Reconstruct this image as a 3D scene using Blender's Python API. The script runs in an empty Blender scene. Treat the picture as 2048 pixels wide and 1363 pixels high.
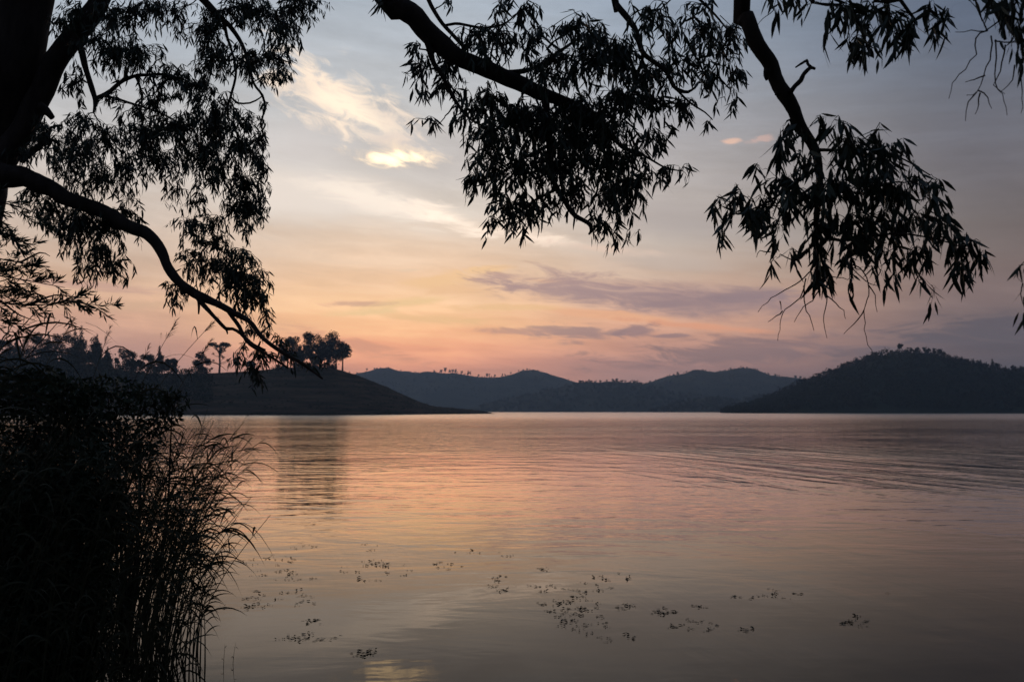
import bpy, math, random
import numpy as np
from mathutils import Vector, Matrix, noise as mnoise

random.seed(7)
RNG = np.random.default_rng(11)
S = bpy.context.scene
COL = S.collection

# ------------------------------------------------------------------ camera
F, CX, CY = 1991.0, 1024.0, 681.5           # 35 mm lens on a 36 mm wide sensor, in pixels of the photograph
CAMZ = 2.5
PITCH = math.atan((821.5 - CY) / F)
cam_d = bpy.data.cameras.new("camera")
cam_d.sensor_width = 36.0
cam_d.lens = F / 2048.0 * 36.0
cam_d.clip_start, cam_d.clip_end = 0.1, 30000.0
cam_d.dof.use_dof = True
cam_d.dof.focus_distance = 10.0
cam_d.dof.aperture_fstop = 4.0
cam = bpy.data.objects.new("camera", cam_d)
COL.objects.link(cam)
cam.location = (0, 0, CAMZ)
cam.rotation_euler = (math.pi / 2 + PITCH, 0, 0)
S.camera = cam


def ray(px, py):
    u, v = (px - CX) / F, (CY - py) / F
    c, s = math.cos(PITCH), math.sin(PITCH)
    return Vector((u, c - v * s, s + v * c))


def P(px, py, d):
    """The world point seen at a pixel of the photograph, d metres deep."""
    return Vector((0, 0, CAMZ)) + ray(px, py) * d


def azel(px, py):
    r = ray(px, py).normalized()
    return math.degrees(math.atan2(r.x, r.y)), math.degrees(math.asin(r.z))


def lin(r, g, b):
    f = lambda c: c / 12.92 if c <= 0.04045 else ((c + 0.055) / 1.055) ** 2.4
    return (f(r / 255), f(g / 255), f(b / 255), 1.0)


# ------------------------------------------------------------------ node helper
class NT:
    def __init__(self, tree):
        self.t = tree
        self.n, self.l = tree.nodes, tree.links

    def new(self, kind, **kw):
        nd = self.n.new(kind)
        for k, v in kw.items():
            setattr(nd, k, v)
        return nd

    def put(self, sock, v):
        if isinstance(v, bpy.types.NodeSocket):
            self.l.new(v, sock)
        elif v is not None:
            sock.default_value = v

    def m(self, op, a, b=None, c=None, clamp=False):
        nd = self.new("ShaderNodeMath", operation=op, use_clamp=clamp)
        for i, v in enumerate((a, b, c)):
            self.put(nd.inputs[i], v)
        return nd.outputs[0]

    def ramp01(self, v, lo, hi, a=0.0, b=1.0, smooth=True):
        nd = self.new("ShaderNodeMapRange", interpolation_type="SMOOTHSTEP" if smooth else "LINEAR")
        for i, x in enumerate((v, lo, hi, a, b)):
            self.put(nd.inputs[i], x)
        return nd.outputs[0]

    def mix(self, f, a, b, blend="MIX"):
        nd = self.new("ShaderNodeMix", data_type="RGBA", blend_type=blend, clamp_factor=True)
        self.put(nd.inputs[0], f)
        self.put(nd.inputs[6], a)
        self.put(nd.inputs[7], b)
        return nd.outputs[2]

    def xyz(self, x, y, z):
        nd = self.new("ShaderNodeCombineXYZ")
        for i, v in enumerate((x, y, z)):
            self.put(nd.inputs[i], v)
        return nd.outputs[0]

    def sep(self, v):
        nd = self.new("ShaderNodeSeparateXYZ")
        self.put(nd.inputs[0], v)
        return nd.outputs

    def mapping(self, v, scale=(1, 1, 1), rot=(0, 0, 0), loc=(0, 0, 0)):
        if any(rot):
            turn = self.new("ShaderNodeMapping")
            self.put(turn.inputs[0], v)
            turn.inputs["Rotation"].default_value = rot
            v = turn.outputs[0]
        nd = self.new("ShaderNodeMapping")
        self.put(nd.inputs[0], v)
        nd.inputs["Scale"].default_value = scale
        nd.inputs["Location"].default_value = loc
        return nd.outputs[0]

    def noise(self, v, scale=1.0, detail=4.0, rough=0.5, distort=0.0, lac=2.0):
        nd = self.new("ShaderNodeTexNoise")
        self.put(nd.inputs["Vector"], v)
        for k, x in (("Scale", scale), ("Detail", detail), ("Roughness", rough), ("Distortion", distort), ("Lacunarity", lac)):
            nd.inputs[k].default_value = x
        return nd.outputs["Fac"]

    def ramp(self, v, stops):
        nd = self.new("ShaderNodeValToRGB")
        el = nd.color_ramp.elements
        while len(el) > 1:
            el.remove(el[-1])
        el[0].position, el[0].color = stops[0]
        for p, c in stops[1:]:
            e = el.new(p)
            e.color = c
        self.put(nd.inputs[0], v)
        return nd.outputs[0]


# ------------------------------------------------------------------ sky
SUN_AZ, SUN_EL = azel(735, 760)
SUN_EL = max(SUN_EL, 1.2)
world = bpy.data.worlds.new("World")
S.world = world
world.use_nodes = True
w = NT(world.node_tree)
w.n.clear()
tc = w.new("ShaderNodeTexCoord").outputs["Generated"]
dx, dy, dz = w.sep(tc)
AZ = w.m("MULTIPLY", w.m("ARCTAN2", dx, dy), 57.29578)
EL = w.m("MULTIPLY", w.m("ARCSINE", dz), 57.29578)
n_big = w.noise(w.mapping(tc, (5, 5, 16), (0, math.radians(-12), 0)), 1.0, 7, 0.55, 0.6)
n_str = w.noise(w.mapping(tc, (7, 7, 62), (0, math.radians(-3), 0), (3, 1, 2)), 1.0, 6, 0.55, 0.3)
n_fine = w.noise(w.mapping(tc, (26, 26, 70), (0, math.radians(-20), 0), (7, 3, 5)), 1.0, 7, 0.62, 0.8)
n_cl = w.noise(w.mapping(tc, (17, 17, 84), (0, math.radians(-4), 0), (1, 5, 9)), 1.0, 9, 0.66, 0.9)
# the clear evening light, by height, for four compass directions; the glow lies over the set sun


def column(px, rows):
    st = []
    for py, c in sorted(rows, key=lambda r: -r[0]):
        st.append((max(0.0, azel(px, py)[1] / 90.0), lin(*c)))
    return st


ELn = w.ramp01(w.m("ADD", EL, w.m("MULTIPLY", w.m("SUBTRACT", n_str, 0.5), 2.2)), 0, 90, 0, 1, False)
UP = [(-700, (104, 120, 146)), (-3000, (74, 88, 114))]
c_left = w.ramp(ELn, column(300, [(760, (182, 138, 130)), (700, (194, 147, 134)), (640, (211, 164, 140)), (580, (218, 178, 150)), (500, (214, 188, 170)), (400, (211, 197, 188)), (250, (196, 195, 198)), (100, (176, 184, 196)), (0, (166, 177, 192))] + UP))
c_sun = w.ramp(ELn, column(730, [(770, (196, 136, 122)), (725, (230, 154, 128)), (695, (253, 176, 136)), (655, (255, 195, 147)), (610, (253, 205, 160)), (560, (249, 208, 173)), (500, (241, 211, 186)), (420, (222, 210, 200)), (330, (211, 205, 202)), (200, (192, 194, 199)), (80, (179, 186, 197)), (0, (168, 178, 192))] + UP))
c_mid = w.ramp(ELn, column(1250, [(770, (152, 120, 120)), (730, (174, 131, 126)), (690, (198, 147, 130)), (650, (218, 165, 140)), (600, (220, 176, 152)), (550, (210, 182, 164)), (480, (196, 183, 175)), (400, (186, 177, 174)), (300, (176, 172, 175)), (180, (160, 166, 178)), (50, (148, 160, 178)), (0, (144, 157, 176))] + UP))
c_right = w.ramp(ELn, column(1950, [(770, (86, 80, 88)), (720, (98, 88, 95)), (660, (116, 101, 104)), (600, (134, 113, 110)), (530, (130, 112, 107)), (440, (119, 109, 107)), (330, (111, 107, 112)), (200, (106, 108, 118)), (60, (97, 106, 123)), (0, (92, 102, 120))] + [(-700, (76, 88, 108)), (-3000, (70, 82, 106))]))
c_back = w.ramp(ELn, [(0.0, lin(50, 50, 60)), (0.1, lin(56, 57, 68)), (0.3, lin(55, 62, 80)), (1.0, lin(68, 82, 108))])
AZn = w.m("ADD", AZ, w.m("MULTIPLY", w.m("SUBTRACT", n_big, 0.5), 6.0))
sky = w.mix(w.ramp01(AZn, -22, -10), c_left, c_sun)
sky = w.mix(w.ramp01(AZn, -5, 10), sky, c_mid)
glow = w.ramp01(EL, 0.5, 9.0, 1.45, 1.06)
sky = w.mix(1.0, sky, w.xyz(glow, w.m("MULTIPLY", glow, 0.985), w.m("MULTIPLY", glow, 0.94)), "MULTIPLY")
sky = w.mix(w.ramp01(AZn, 6, 27), sky, c_right)
sky = w.mix(w.ramp01(w.m("ABSOLUTE", AZ), 30, 110), sky, c_back)
# soft light and dark streaks through the whole veil
g = w.ramp01(n_big, 0.32, 0.68, 0.93, 1.06)
g2 = w.ramp01(n_str, 0.35, 0.65, 0.95, 1.05)
gg = w.m("MULTIPLY", w.m("MULTIPLY", g, g2), w.ramp01(n_cl, 0.3, 0.7, 0.965, 1.04))
sky = w.mix(1.0, sky, w.xyz(gg, gg, gg), "MULTIPLY")


def cloud(px, py, rx, ry, rot, col, amount, ragged=1.0, n=None, soft=0.9, gain=1.0):
    """One cloud: an uneven patch of the sky about (rx, ry) photograph pixels in half size."""
    global sky
    a0, e0 = azel(px, py)
    k = 34.75
    ca, sa = math.cos(math.radians(rot)), math.sin(math.radians(rot))
    da, de = w.m("SUBTRACT", AZ, a0), w.m("SUBTRACT", EL, e0)
    xr = w.m("MULTIPLY_ADD", da, ca * k / rx, w.m("MULTIPLY", de, sa * k / rx))
    yr = w.m("MULTIPLY_ADD", de, ca * k / ry, w.m("MULTIPLY", da, -sa * k / ry))
    d = w.m("SQRT", w.m("ADD", w.m("MULTIPLY", xr, xr), w.m("MULTIPLY", yr, yr)))
    d = w.m("MULTIPLY_ADD", w.m("SUBTRACT", n if n is not None else n_fine, 0.5), ragged * 2.4, d)
    f = w.ramp01(d, 1.15, 1.15 - soft, 0.0, amount)
    c = lin(*col)
    sky = w.mix(f, sky, (c[0] * gain, c[1] * gain, c[2] * gain, 1.0))


# grey veil above the long bright edge, then the edge itself
cloud(960, 330, 420, 95, -9, (188, 180, 177), 0.55, 0.5, n_big, 1.1)
cloud(1350, 440, 300, 50, -9, (176, 166, 163), 0.6, 0.6, n_big)
cloud(620, 388, 260, 58, -4, (236, 223, 211), 0.9, 0.8, n_big, 0.9, 1.06)
cloud(760, 402, 180, 34, -14, (243, 228, 212), 0.9, 0.9, n_cl, 1.0, 1.2)
cloud(900, 438, 130, 22, -17, (246, 226, 206), 0.95, 1.0, n_cl, 1.0, 1.38)
cloud(1060, 474, 130, 16, -9, (242, 220, 200), 0.85, 1.0, n_cl, 1.0, 1.3)
cloud(1220, 500, 140, 10, -7, (236, 208, 188), 0.85, 1.0, n_cl)
cloud(1330, 520, 150, 25, -5, (205, 188, 176), 0.6, 0.6, n_str)
# lit tufts high on the left
cloud(640, 190, 120, 55, -22, (240, 222, 206), 0.8, 1.3, n_fine, 1.2)
cloud(685, 205, 175, 62, -24, (251, 229, 205), 0.95, 1.3, n_fine, 1.1, 1.15)
cloud(720, 226, 110, 24, -20, (253, 234, 208), 0.9, 1.0, n_fine, 0.9, 1.2)
cloud(775, 235, 75, 24, -16, (246, 226, 208), 0.75, 1.4, n_fine, 1.0)
cloud(570, 168, 60, 24, -10, (244, 224, 205), 0.7, 1.3, n_fine)
cloud(600, 300, 120, 60, -10, (220, 212, 208), 0.6, 1.0, n_big, 1.1)
cloud(790, 285, 66, 34, 0, (232, 214, 202), 0.75, 1.3, n_fine, 1.2)
cloud(782, 310, 84, 30, 0, (252, 230, 204), 0.95, 1.2, n_fine, 1.1)
cloud(784, 316, 56, 15, 0, (255, 226, 182), 1.0, 1.1, n_fine, 1.0, 2.1)
cloud(1462, 283, 22, 7, 8, (236, 194, 172), 0.85, 1.7, n_cl, 1.0)
cloud(1516, 280, 24, 7, 6, (208, 175, 165), 0.75, 1.7, n_cl, 1.0)
# lower clouds: orange rims and lavender bodies
cloud(900, 556, 110, 22, 10, (255, 208, 156), 0.9, 1.6, n_cl)
cloud(965, 541, 80, 12, 4, (255, 210, 158), 0.95, 1.5, n_cl)
cloud(925, 580, 80, 13, 2, (253, 204, 156), 0.85, 1.6, n_cl)
cloud(1090, 562, 60, 7, -4, (253, 200, 154), 0.9, 1.5, n_cl)
cloud(1010, 554, 95, 12, -3, (196, 160, 150), 0.85, 1.5, n_cl)
cloud(1180, 583, 240, 38, -7, (184, 152, 147), 0.95, 1.4, n_cl)
cloud(1330, 600, 330, 42, -4, (176, 147, 146), 0.8, 0.9, n_big, 1.1)
cloud(1400, 606, 290, 40, -3, (158, 132, 135), 0.85, 1.0, n_cl, 1.1)
cloud(1490, 590, 110, 16, 2, (154, 130, 134), 0.85, 1.2, n_cl)
cloud(1240, 632, 190, 13, -7, (255, 190, 146), 0.9, 1.5, n_cl)
cloud(1400, 652, 160, 8, -6, (244, 172, 136), 0.9, 1.5, n_cl)
cloud(1155, 664, 95, 19, 0, (164, 134, 135), 0.8, 1.5, n_cl)
cloud(1040, 662, 76, 8, -2, (190, 148, 140), 0.65, 1.6, n_cl)
cloud(1275, 660, 44, 15, 8, (162, 131, 133), 0.85, 1.5, n_cl)
cloud(1345, 671, 34, 5, 0, (160, 129, 131), 0.8, 1.5, n_cl)
cloud(1480, 702, 280, 30, 3, (143, 118, 122), 0.75, 1.5, n_cl)
cloud(1960, 668, 170, 32, 2, (98, 90, 99), 0.85, 1.4, n_cl)
cloud(1800, 700, 130, 14, 4, (116, 101, 107), 0.6, 1.5, n_cl)
cloud(800, 605, 120, 10, 6, (255, 214, 158), 0.9, 1.2, n_cl)
cloud(720, 607, 70, 7, 2, (220, 174, 148), 0.8, 1.1, n_cl)
cloud(730, 624, 90, 9, 4, (255, 216, 160), 0.9, 1.2, n_cl)
cloud(1020, 614, 150, 9, 1, (255, 206, 152), 0.85, 1.1, n_cl)
cloud(880, 638, 140, 10, -3, (255, 206, 150), 0.75, 1.1, n_cl)
cloud(720, 690, 130, 16, -12, (228, 160, 134), 0.6, 1.4, n_cl)
cloud(815, 540, 30, 4, 0, (246, 212, 180), 0.7, 1.5, n_cl)
cloud(260, 610, 240, 12, 3, (226, 184, 150), 0.6, 1.1, n_cl)
cloud(230, 575, 200, 10, -2, (205, 160, 146), 0.6, 1.1, n_cl)

bg_cloud = w.new("ShaderNodeBackground")
w.put(bg_cloud.inputs[0], sky)
bg_cloud.inputs[1].default_value = 1.14
nish = w.new("ShaderNodeTexSky", sky_type="NISHITA", sun_disc=False)
nish.sun_elevation = math.radians(SUN_EL)
nish.sun_rotation = math.radians(SUN_AZ)
nish.altitude = 1900
nish.dust_density = 3.0
bg_sky = w.new("ShaderNodeBackground")
w.put(bg_sky.inputs[0], nish.outputs[0])
bg_sky.inputs[1].default_value = 0.05
mixs = w.new("ShaderNodeMixShader")
mixs.inputs[0].default_value = 0.93
w.put(mixs.inputs[1], bg_sky.outputs[0])
w.put(mixs.inputs[2], bg_cloud.outputs[0])
wo = w.new("ShaderNodeOutputWorld")
w.put(wo.inputs[0], mixs.outputs[0])
world.cycles.sampling_method = "MANUAL"
world.cycles.sample_map_resolution = 512

# ------------------------------------------------------------------ sun (behind the hills), exposure
sd = bpy.data.lights.new("sun", "SUN")
sd.energy = 0.25
sd.angle = math.radians(0.5)
sd.color = (1.0, 0.6, 0.34)
sun = bpy.data.objects.new("sun", sd)
COL.objects.link(sun)
a, e = math.radians(SUN_AZ), math.radians(SUN_EL)
to_sun = Vector((math.sin(a) * math.cos(e), math.cos(a) * math.cos(e), math.sin(e)))
sun.rotation_euler = to_sun.to_track_quat("Z", "Y").to_euler()
sun.location = (0, -20, 60)
vs = S.view_settings
vs.view_transform, vs.look, vs.exposure, vs.gamma, vs.use_curve_mapping = "Standard", "None", 0.0, 1.0, False
S.cycles.max_bounces = 6
S.cycles.volume_bounces = 0
S.cycles.transparent_max_bounces = 4
S.cycles.caustics_reflective = False


# ------------------------------------------------------------------ mesh helpers
def mesh_np(name, v, f):
    """v (n,3) array; f list of (k-sided) int arrays."""
    me = bpy.data.meshes.new(name)
    v = np.asarray(v, dtype=np.float32)
    fs = [np.asarray(x, dtype=np.int32) for x in (f if isinstance(f, list) else [f]) if len(x)]
    me.vertices.add(len(v))
    me.vertices.foreach_set("co", v.ravel())
    nl = sum(x.size for x in fs)
    me.loops.add(nl)
    me.loops.foreach_set("vertex_index", np.concatenate([x.ravel() for x in fs]))
    tot = np.concatenate([np.full(len(x), x.shape[1], dtype=np.int32) for x in fs])
    start = np.concatenate([[0], np.cumsum(tot)[:-1]]).astype(np.int32)
    me.polygons.add(len(tot))
    me.polygons.foreach_set("loop_start", start)
    me.polygons.foreach_set("loop_total", tot)
    me.update(calc_edges=True)
    me.validate()
    return me


def smooth(me):
    me.polygons.foreach_set("use_smooth", np.ones(len(me.polygons), dtype=bool))


def link(name, data, mat=None, parent=None, kind=None):
    o = bpy.data.objects.new(name, data)
    COL.objects.link(o)
    if mat and data is not None and not data.materials:
        data.materials.append(mat)
    if parent:
        o.parent = parent
    if kind:
        o["kind"] = kind
    return o


def thing(name, label, cat, loc=(0, 0, 0), group=None):
    o = link(name, None)
    o.location = loc
    o.empty_display_size = 0.3
    tag(o, label, cat, group)
    return o


def tag(o, label, cat, group=None):
    o["label"], o["category"] = label, cat
    if group:
        o["group"] = group


class Geo:
    """Collects vertices and faces; everything is stored relative to an origin."""

    def __init__(self, org=(0, 0, 0)):
        self.v, self.q, self.t, self.n = [], [], [], 0
        self.o = np.array(org, dtype=float)

    def add(self, v, quads=None, tris=None):
        v = np.asarray(v, dtype=float) - self.o
        if quads is not None and len(quads):
            self.q.append(np.asarray(quads) + self.n)
        if tris is not None and len(tris):
            self.t.append(np.asarray(tris) + self.n)
        self.v.append(v)
        self.n += len(v)

    def mesh(self, name, sm=False):
        fs = []
        if self.q:
            fs.append(np.concatenate(self.q))
        if self.t:
            fs.append(np.concatenate(self.t))
        me = mesh_np(name, np.concatenate(self.v), fs)
        if sm:
            smooth(me)
        return me


def spline(pts, radii, step):
    """Catmull-Rom through the points, resampled about every step metres."""
    p = np.array([list(x) for x in pts], dtype=float)
    r = np.array(radii, dtype=float)
    pp = np.vstack([2 * p[0] - p[1], p, 2 * p[-1] - p[-2]])
    outp, outr = [], []
    for i in range(len(p) - 1):
        a, b, c, d = pp[i], pp[i + 1], pp[i + 2], pp[i + 3]
        n = max(2, int(np.linalg.norm(c - b) / step))
        for k in range(n):
            t = k / n
            outp.append(0.5 * (2 * b + (c - a) * t + (2 * a - 5 * b + 4 * c - d) * t * t + (3 * b - a - 3 * c + d) * t ** 3))
            outr.append(r[i] * (1 - t) + r[i + 1] * t)
    outp.append(p[-1])
    outr.append(r[-1])
    return np.array(outp), np.array(outr)


def tube(geo, p, r, sides=8, bark=0.0, seed=0.0):
    n = len(p)
    tan = np.gradient(p, axis=0)
    tan /= np.linalg.norm(tan, axis=1)[:, None] + 1e-9
    ref = np.array([0.31, 0.9, 0.28])
    if abs(tan[0] @ ref) > 0.9:
        ref = np.array([0.9, 0.1, 0.3])
    u = np.cross(tan, ref)
    u /= np.linalg.norm(u, axis=1)[:, None] + 1e-9
    v = np.cross(tan, u)
    ang = np.linspace(0, 2 * np.pi, sides, endpoint=False)
    rr = np.repeat(r[:, None], sides, 1)
    if bark:
        nz = np.array([[mnoise.noise(Vector((math.cos(b) * 1.3 + seed, math.sin(b) * 1.3, i * 0.37))) + 0.6 * mnoise.noise(Vector((math.cos(b) * 3 + seed, math.sin(b) * 3, i * 0.9))) for b in ang] for i in range(n)])
        rr = rr * (1 + bark * nz)
    ring = p[:, None, :] + rr[:, :, None] * (np.cos(ang)[None, :, None] * u[:, None, :] + np.sin(ang)[None, :, None] * v[:, None, :])
    verts = ring.reshape(-1, 3)
    i = np.arange(n - 1)[:, None] * sides
    j = np.arange(sides)[None, :]
    j2 = (j + 1) % sides
    quads = np.stack([i + j, i + j2, i + sides + j2, i + sides + j], -1).reshape(-1, 4)
    verts = np.vstack([verts, p[0], p[-1]])
    c0, c1 = n * sides, n * sides + 1
    tris = [(c0, (k + 1) % sides, k) for k in range(sides)] + [(c1, (n - 1) * sides + k, (n - 1) * sides + (k + 1) % sides) for k in range(sides)]
    geo.add(verts, quads, tris)


# ------------------------------------------------------------------ materials
def mat(name, base, rough=0.8, var=0.3, scale=6.0, bump=0.0, spec=0.3, c2=None, stretch=(1, 1, 1), coords="Object"):
    m = bpy.data.materials.new(name)
    m.use_nodes = True
    t = NT(m.node_tree)
    b = t.n["Principled BSDF"]
    b.inputs["Roughness"].default_value = rough
    b.inputs["Specular IOR Level"].default_value = spec
    v = t.mapping(t.new("ShaderNodeTexCoord").outputs[coords], stretch)
    n = t.noise(v, scale, 5, 0.6)
    lo = tuple(x * (1 - var) for x in base) + (1,)
    hi = (tuple(c2) if c2 else tuple(x * (1 + var) for x in base)) + (1,)
    t.put(b.inputs["Base Color"], t.ramp(n, [(0.3, lo), (0.7, hi)]))
    if bump:
        bp = t.new("ShaderNodeBump")
        bp.inputs["Strength"].default_value = 0.6
        bp.inputs["Distance"].default_value = bump
        t.put(bp.inputs["Height"], t.noise(v, scale * 3, 6, 0.65))
        t.put(b.inputs["Normal"], bp.outputs[0])
    return m


M_BARK = mat("bark", (0.05, 0.038, 0.03), 0.9, 0.4, 9, 0.02, 0.2, stretch=(1, 1, 0.25))
M_LEAF = mat("gum_leaf", (0.04, 0.055, 0.03), 0.5, 0.4, 1.2, 0, 0.35)
M_FEATHER = mat("feathery_leaf", (0.05, 0.065, 0.03), 0.6, 0.3, 1.5, 0, 0.3)
M_REED = mat("reed_leaf", (0.05, 0.065, 0.028), 0.6, 0.35, 2.0, 0, 0.3, c2=(0.085, 0.075, 0.035))
M_PLUME = mat("reed_plume", (0.09, 0.07, 0.05), 0.9, 0.3, 8, 0, 0.1)
M_BUSH = mat("bush_leaf", (0.04, 0.055, 0.025), 0.6, 0.4, 2.0, 0, 0.3)
M_FARLEAF = mat("distant_leaf", (0.032, 0.04, 0.022), 0.8, 0.4, 0.25, 0, 0.2)
M_FARBARK = mat("distant_bark", (0.08, 0.065, 0.05), 0.9, 0.3, 1.0, 0, 0.2)
M_WEED = mat("water_weed", (0.05, 0.05, 0.028), 0.6, 0.35, 12, 0, 0.3)
M_GROUND = mat("bank_soil", (0.06, 0.06, 0.035), 0.95, 0.5, 1.6, 0.06, 0.15)
M_HILL = mat("near_hill_grass", (0.045, 0.045, 0.026), 0.95, 0.5, 1.0, 0, 0.03, c2=(0.13, 0.085, 0.055), stretch=(0.03, 0.03, 0.45))
M_FARHILL = mat("far_hill", (0.045, 0.055, 0.035), 0.95, 0.45, 0.012, 0, 0.1, c2=(0.085, 0.08, 0.05))
M_FOREST = mat("forest_hill", (0.035, 0.045, 0.025), 0.95, 0.35, 0.02, 0, 0.1)


def water_material():
    m = bpy.data.materials.new("lake_water")
    m.use_nodes = True
    t = NT(m.node_tree)
    t.n.remove(t.n["Principled BSDF"])
    pos = t.new("ShaderNodeNewGeometry").outputs["Position"]
    x, y, z = t.sep(pos)
    R = math.radians
    fine = t.noise(t.mapping(pos, (3.0, 6.0, 1), (0, 0, R(7))), 1, 3, 0.5, 0.3)
    ripple = t.noise(t.mapping(pos, (1.0, 2.3, 1), (0, 0, R(-9)), (3, 9, 0)), 1, 3, 0.5, 0.4)
    chop = t.noise(t.mapping(pos, (0.34, 0.62, 1), (0, 0, R(8)), (13, 2, 0)), 1, 3, 0.5, 0.5)
    swell = t.noise(t.mapping(pos, (0.66, 0.06, 1), (0, 0, R(-14)), (5, 3, 0)), 1, 4, 0.5, 0.9)
    patch = t.noise(t.mapping(pos, (0.03, 0.04, 1), (0, 0, R(-10)), (2, 2, 0)), 1, 2, 0.5)
    calm = t.ramp01(y, 12, 30, 0.15, 1.0)
    windy = t.ramp01(patch, 0.38, 0.62, 0.6, 1.25)
    far = t.ramp01(y, 45, 160, 1.0, 2.0)
    k = t.m("MULTIPLY", t.m("MULTIPLY", calm, windy), far)
    # a boat's old wake: long crests crossing the lake on the right
    wake = t.m("MULTIPLY", t.ramp01(x, 1, 12), t.m("MULTIPLY", t.ramp01(y, 26, 36), t.ramp01(y, 80, 48)))
    h = t.m("MULTIPLY", fine, 0.0016)
    h = t.m("MULTIPLY_ADD", ripple, 0.015, h)
    h = t.m("MULTIPLY_ADD", chop, 0.062, h)
    h = t.m("MULTIPLY", h, k)
    h = t.m("MULTIPLY_ADD", t.m("MULTIPLY", swell, t.m("MULTIPLY", t.ramp01(wake, 0, 1, 0.03, 1.0, False), t.ramp01(patch, 0.34, 0.62, 0.35, 1.25))), 0.46, h)
    # wind ripples too small to see one by one roughen the far water
    bp = t.new("ShaderNodeBump")
    bp.inputs["Strength"].default_value = 1.0
    bp.inputs["Distance"].default_value = 1.0
    t.put(bp.inputs["Height"], h)
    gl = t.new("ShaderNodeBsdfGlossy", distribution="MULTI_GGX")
    gl.inputs["Color"].default_value = (1.0, 0.92, 0.84, 1)  # warm tint put into the mirror colour to deepen the orange sunset reflection
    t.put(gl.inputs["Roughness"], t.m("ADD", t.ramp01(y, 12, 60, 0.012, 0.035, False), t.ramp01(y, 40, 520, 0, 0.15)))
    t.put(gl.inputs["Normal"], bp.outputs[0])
    df = t.new("ShaderNodeBsdfDiffuse")
    df.inputs["Color"].default_value = (0.010, 0.010, 0.007, 1)
    fr = t.new("ShaderNodeFresnel")
    fr.inputs["IOR"].default_value = 1.333
    t.put(fr.inputs["Normal"], bp.outputs[0])
    # mirror curve steepened beyond real water: brighter glow on mid lake, darkened near water
    f = t.m("MULTIPLY", t.m("POWER", fr.outputs[0], 1.95), 2.35, clamp=True)
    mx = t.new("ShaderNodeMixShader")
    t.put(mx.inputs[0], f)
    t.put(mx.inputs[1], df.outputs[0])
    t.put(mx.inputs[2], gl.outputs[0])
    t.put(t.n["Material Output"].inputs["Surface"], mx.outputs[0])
    return m


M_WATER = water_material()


# ------------------------------------------------------------------ ground, water
def bank_edge(y):
    return -3.6 - 0.30 * max(0.0, y - 8.5) - 2.2 * max(0.0, (y - 16)) if y > 4 else 40.0


def ground_z(x, y):
    if y > 3.0:
        d = bank_edge(max(y, 4.01)) - x if y > 4 else 1.2
        d = min(d, 30 - y * 0.0)
        if y > 26:
            d -= (y - 26) * 1.0
    else:
        d = 3.0 - y + 0.3
    return max(-2.5, min(1.1, d * 0.22 - 0.05)) + (0.10 * mnoise.noise(Vector((x * 0.6, y * 0.6, 0))) if d > 0 else 0)


def axis(lim, fine, n):
    s = np.sinh(np.linspace(-1, 1, n) * math.asinh(lim / fine)) * fine
    return s


gx, gy = axis(4500, 4.0, 121), axis(4500, 4.0, 121)
gy = np.where(gy < 0, gy * 0.14, gy * 1.13)
gv = np.array([[x, y + 4.0, ground_z(x, y + 4.0)] for y in gy for x in gx])
i, j = np.meshgrid(np.arange(120), np.arange(120))
q = (j * 121 + i).ravel()
me = mesh_np("ground", gv, np.stack([q, q + 1, q + 122, q + 121], -1))
smooth(me)
link("ground", me, M_GROUND, kind="structure")
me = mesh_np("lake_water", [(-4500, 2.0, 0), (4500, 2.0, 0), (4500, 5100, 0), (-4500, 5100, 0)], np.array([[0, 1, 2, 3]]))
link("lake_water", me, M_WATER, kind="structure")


# ------------------------------------------------------------------ hills
class Hill:
    def __init__(self, name, prof, front, ridge, back, material, rough=1.0, nscale=0.02, cols=260, rows=26, power=0.85, terrace=0.0):
        self.px = np.array([p[0] for p in prof], float)
        self.py = np.array([p[1] for p in prof], float)
        self.front, self.ridge, self.back, self.power = front, ridge, back, power
        self.rough, self.ns, self.terrace, self.seed = rough, nscale, terrace, random.uniform(0, 50)
        cs = np.linspace(self.px[0], self.px[-1], cols)
        ts = np.linspace(0, 1.5, rows)
        v = np.array([list(self.at(c, t)) for t in ts for c in cs])
        a, b = np.meshgrid(np.arange(cols - 1), np.arange(rows - 1))
        q = (b * cols + a).ravel()
        me = mesh_np(name, v, np.stack([q, q + 1, q + cols + 1, q + cols], -1))
        smooth(me)
        self.obj = link(name, me, material, kind="structure")

    def at(self, px, t):
        py = float(np.interp(px, self.px, self.py))
        # smooth the corners of the sketched profile
        py = 0.5 * py + 0.25 * (float(np.interp(px - 12, self.px, self.py)) + float(np.interp(px + 12, self.px, self.py)))
        df, dr, db = self.front(px), self.ridge(px), self.back(px)
        r = ray(px, 821.5)
        r.z = 0
        zr = P(px, py, dr).z
        if t <= 1:
            d = df + (dr - df) * t
            k = t ** self.power
            z = -0.6 + (zr + 0.6) * k
        else:
            s = (t - 1) / 0.5
            d = dr + (db - dr) * s
            z = zr * (1 - s * s) - 1.0 * s
        p = Vector((r.x * d, r.y * d, 0))
        damp = min(1.0, t * 2.5) * (0.35 if abs(t - 1) < 0.02 else 1.0)
        z += self.rough * damp * max(0.0, min(1.0, zr / 8)) * mnoise.fractal(p * self.ns + Vector((self.seed, 0, 0)), 1.0, 2.0, 4)
        if self.terrace and 0.05 < t < 0.98:
            z += self.terrace * math.sin(z * 1.6 + mnoise.noise(p * 0.012) * 9) * max(0.0, mnoise.noise(p * 0.02 + Vector((9, 0, 0))) + .35)
        p.z = z
        return p


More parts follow.
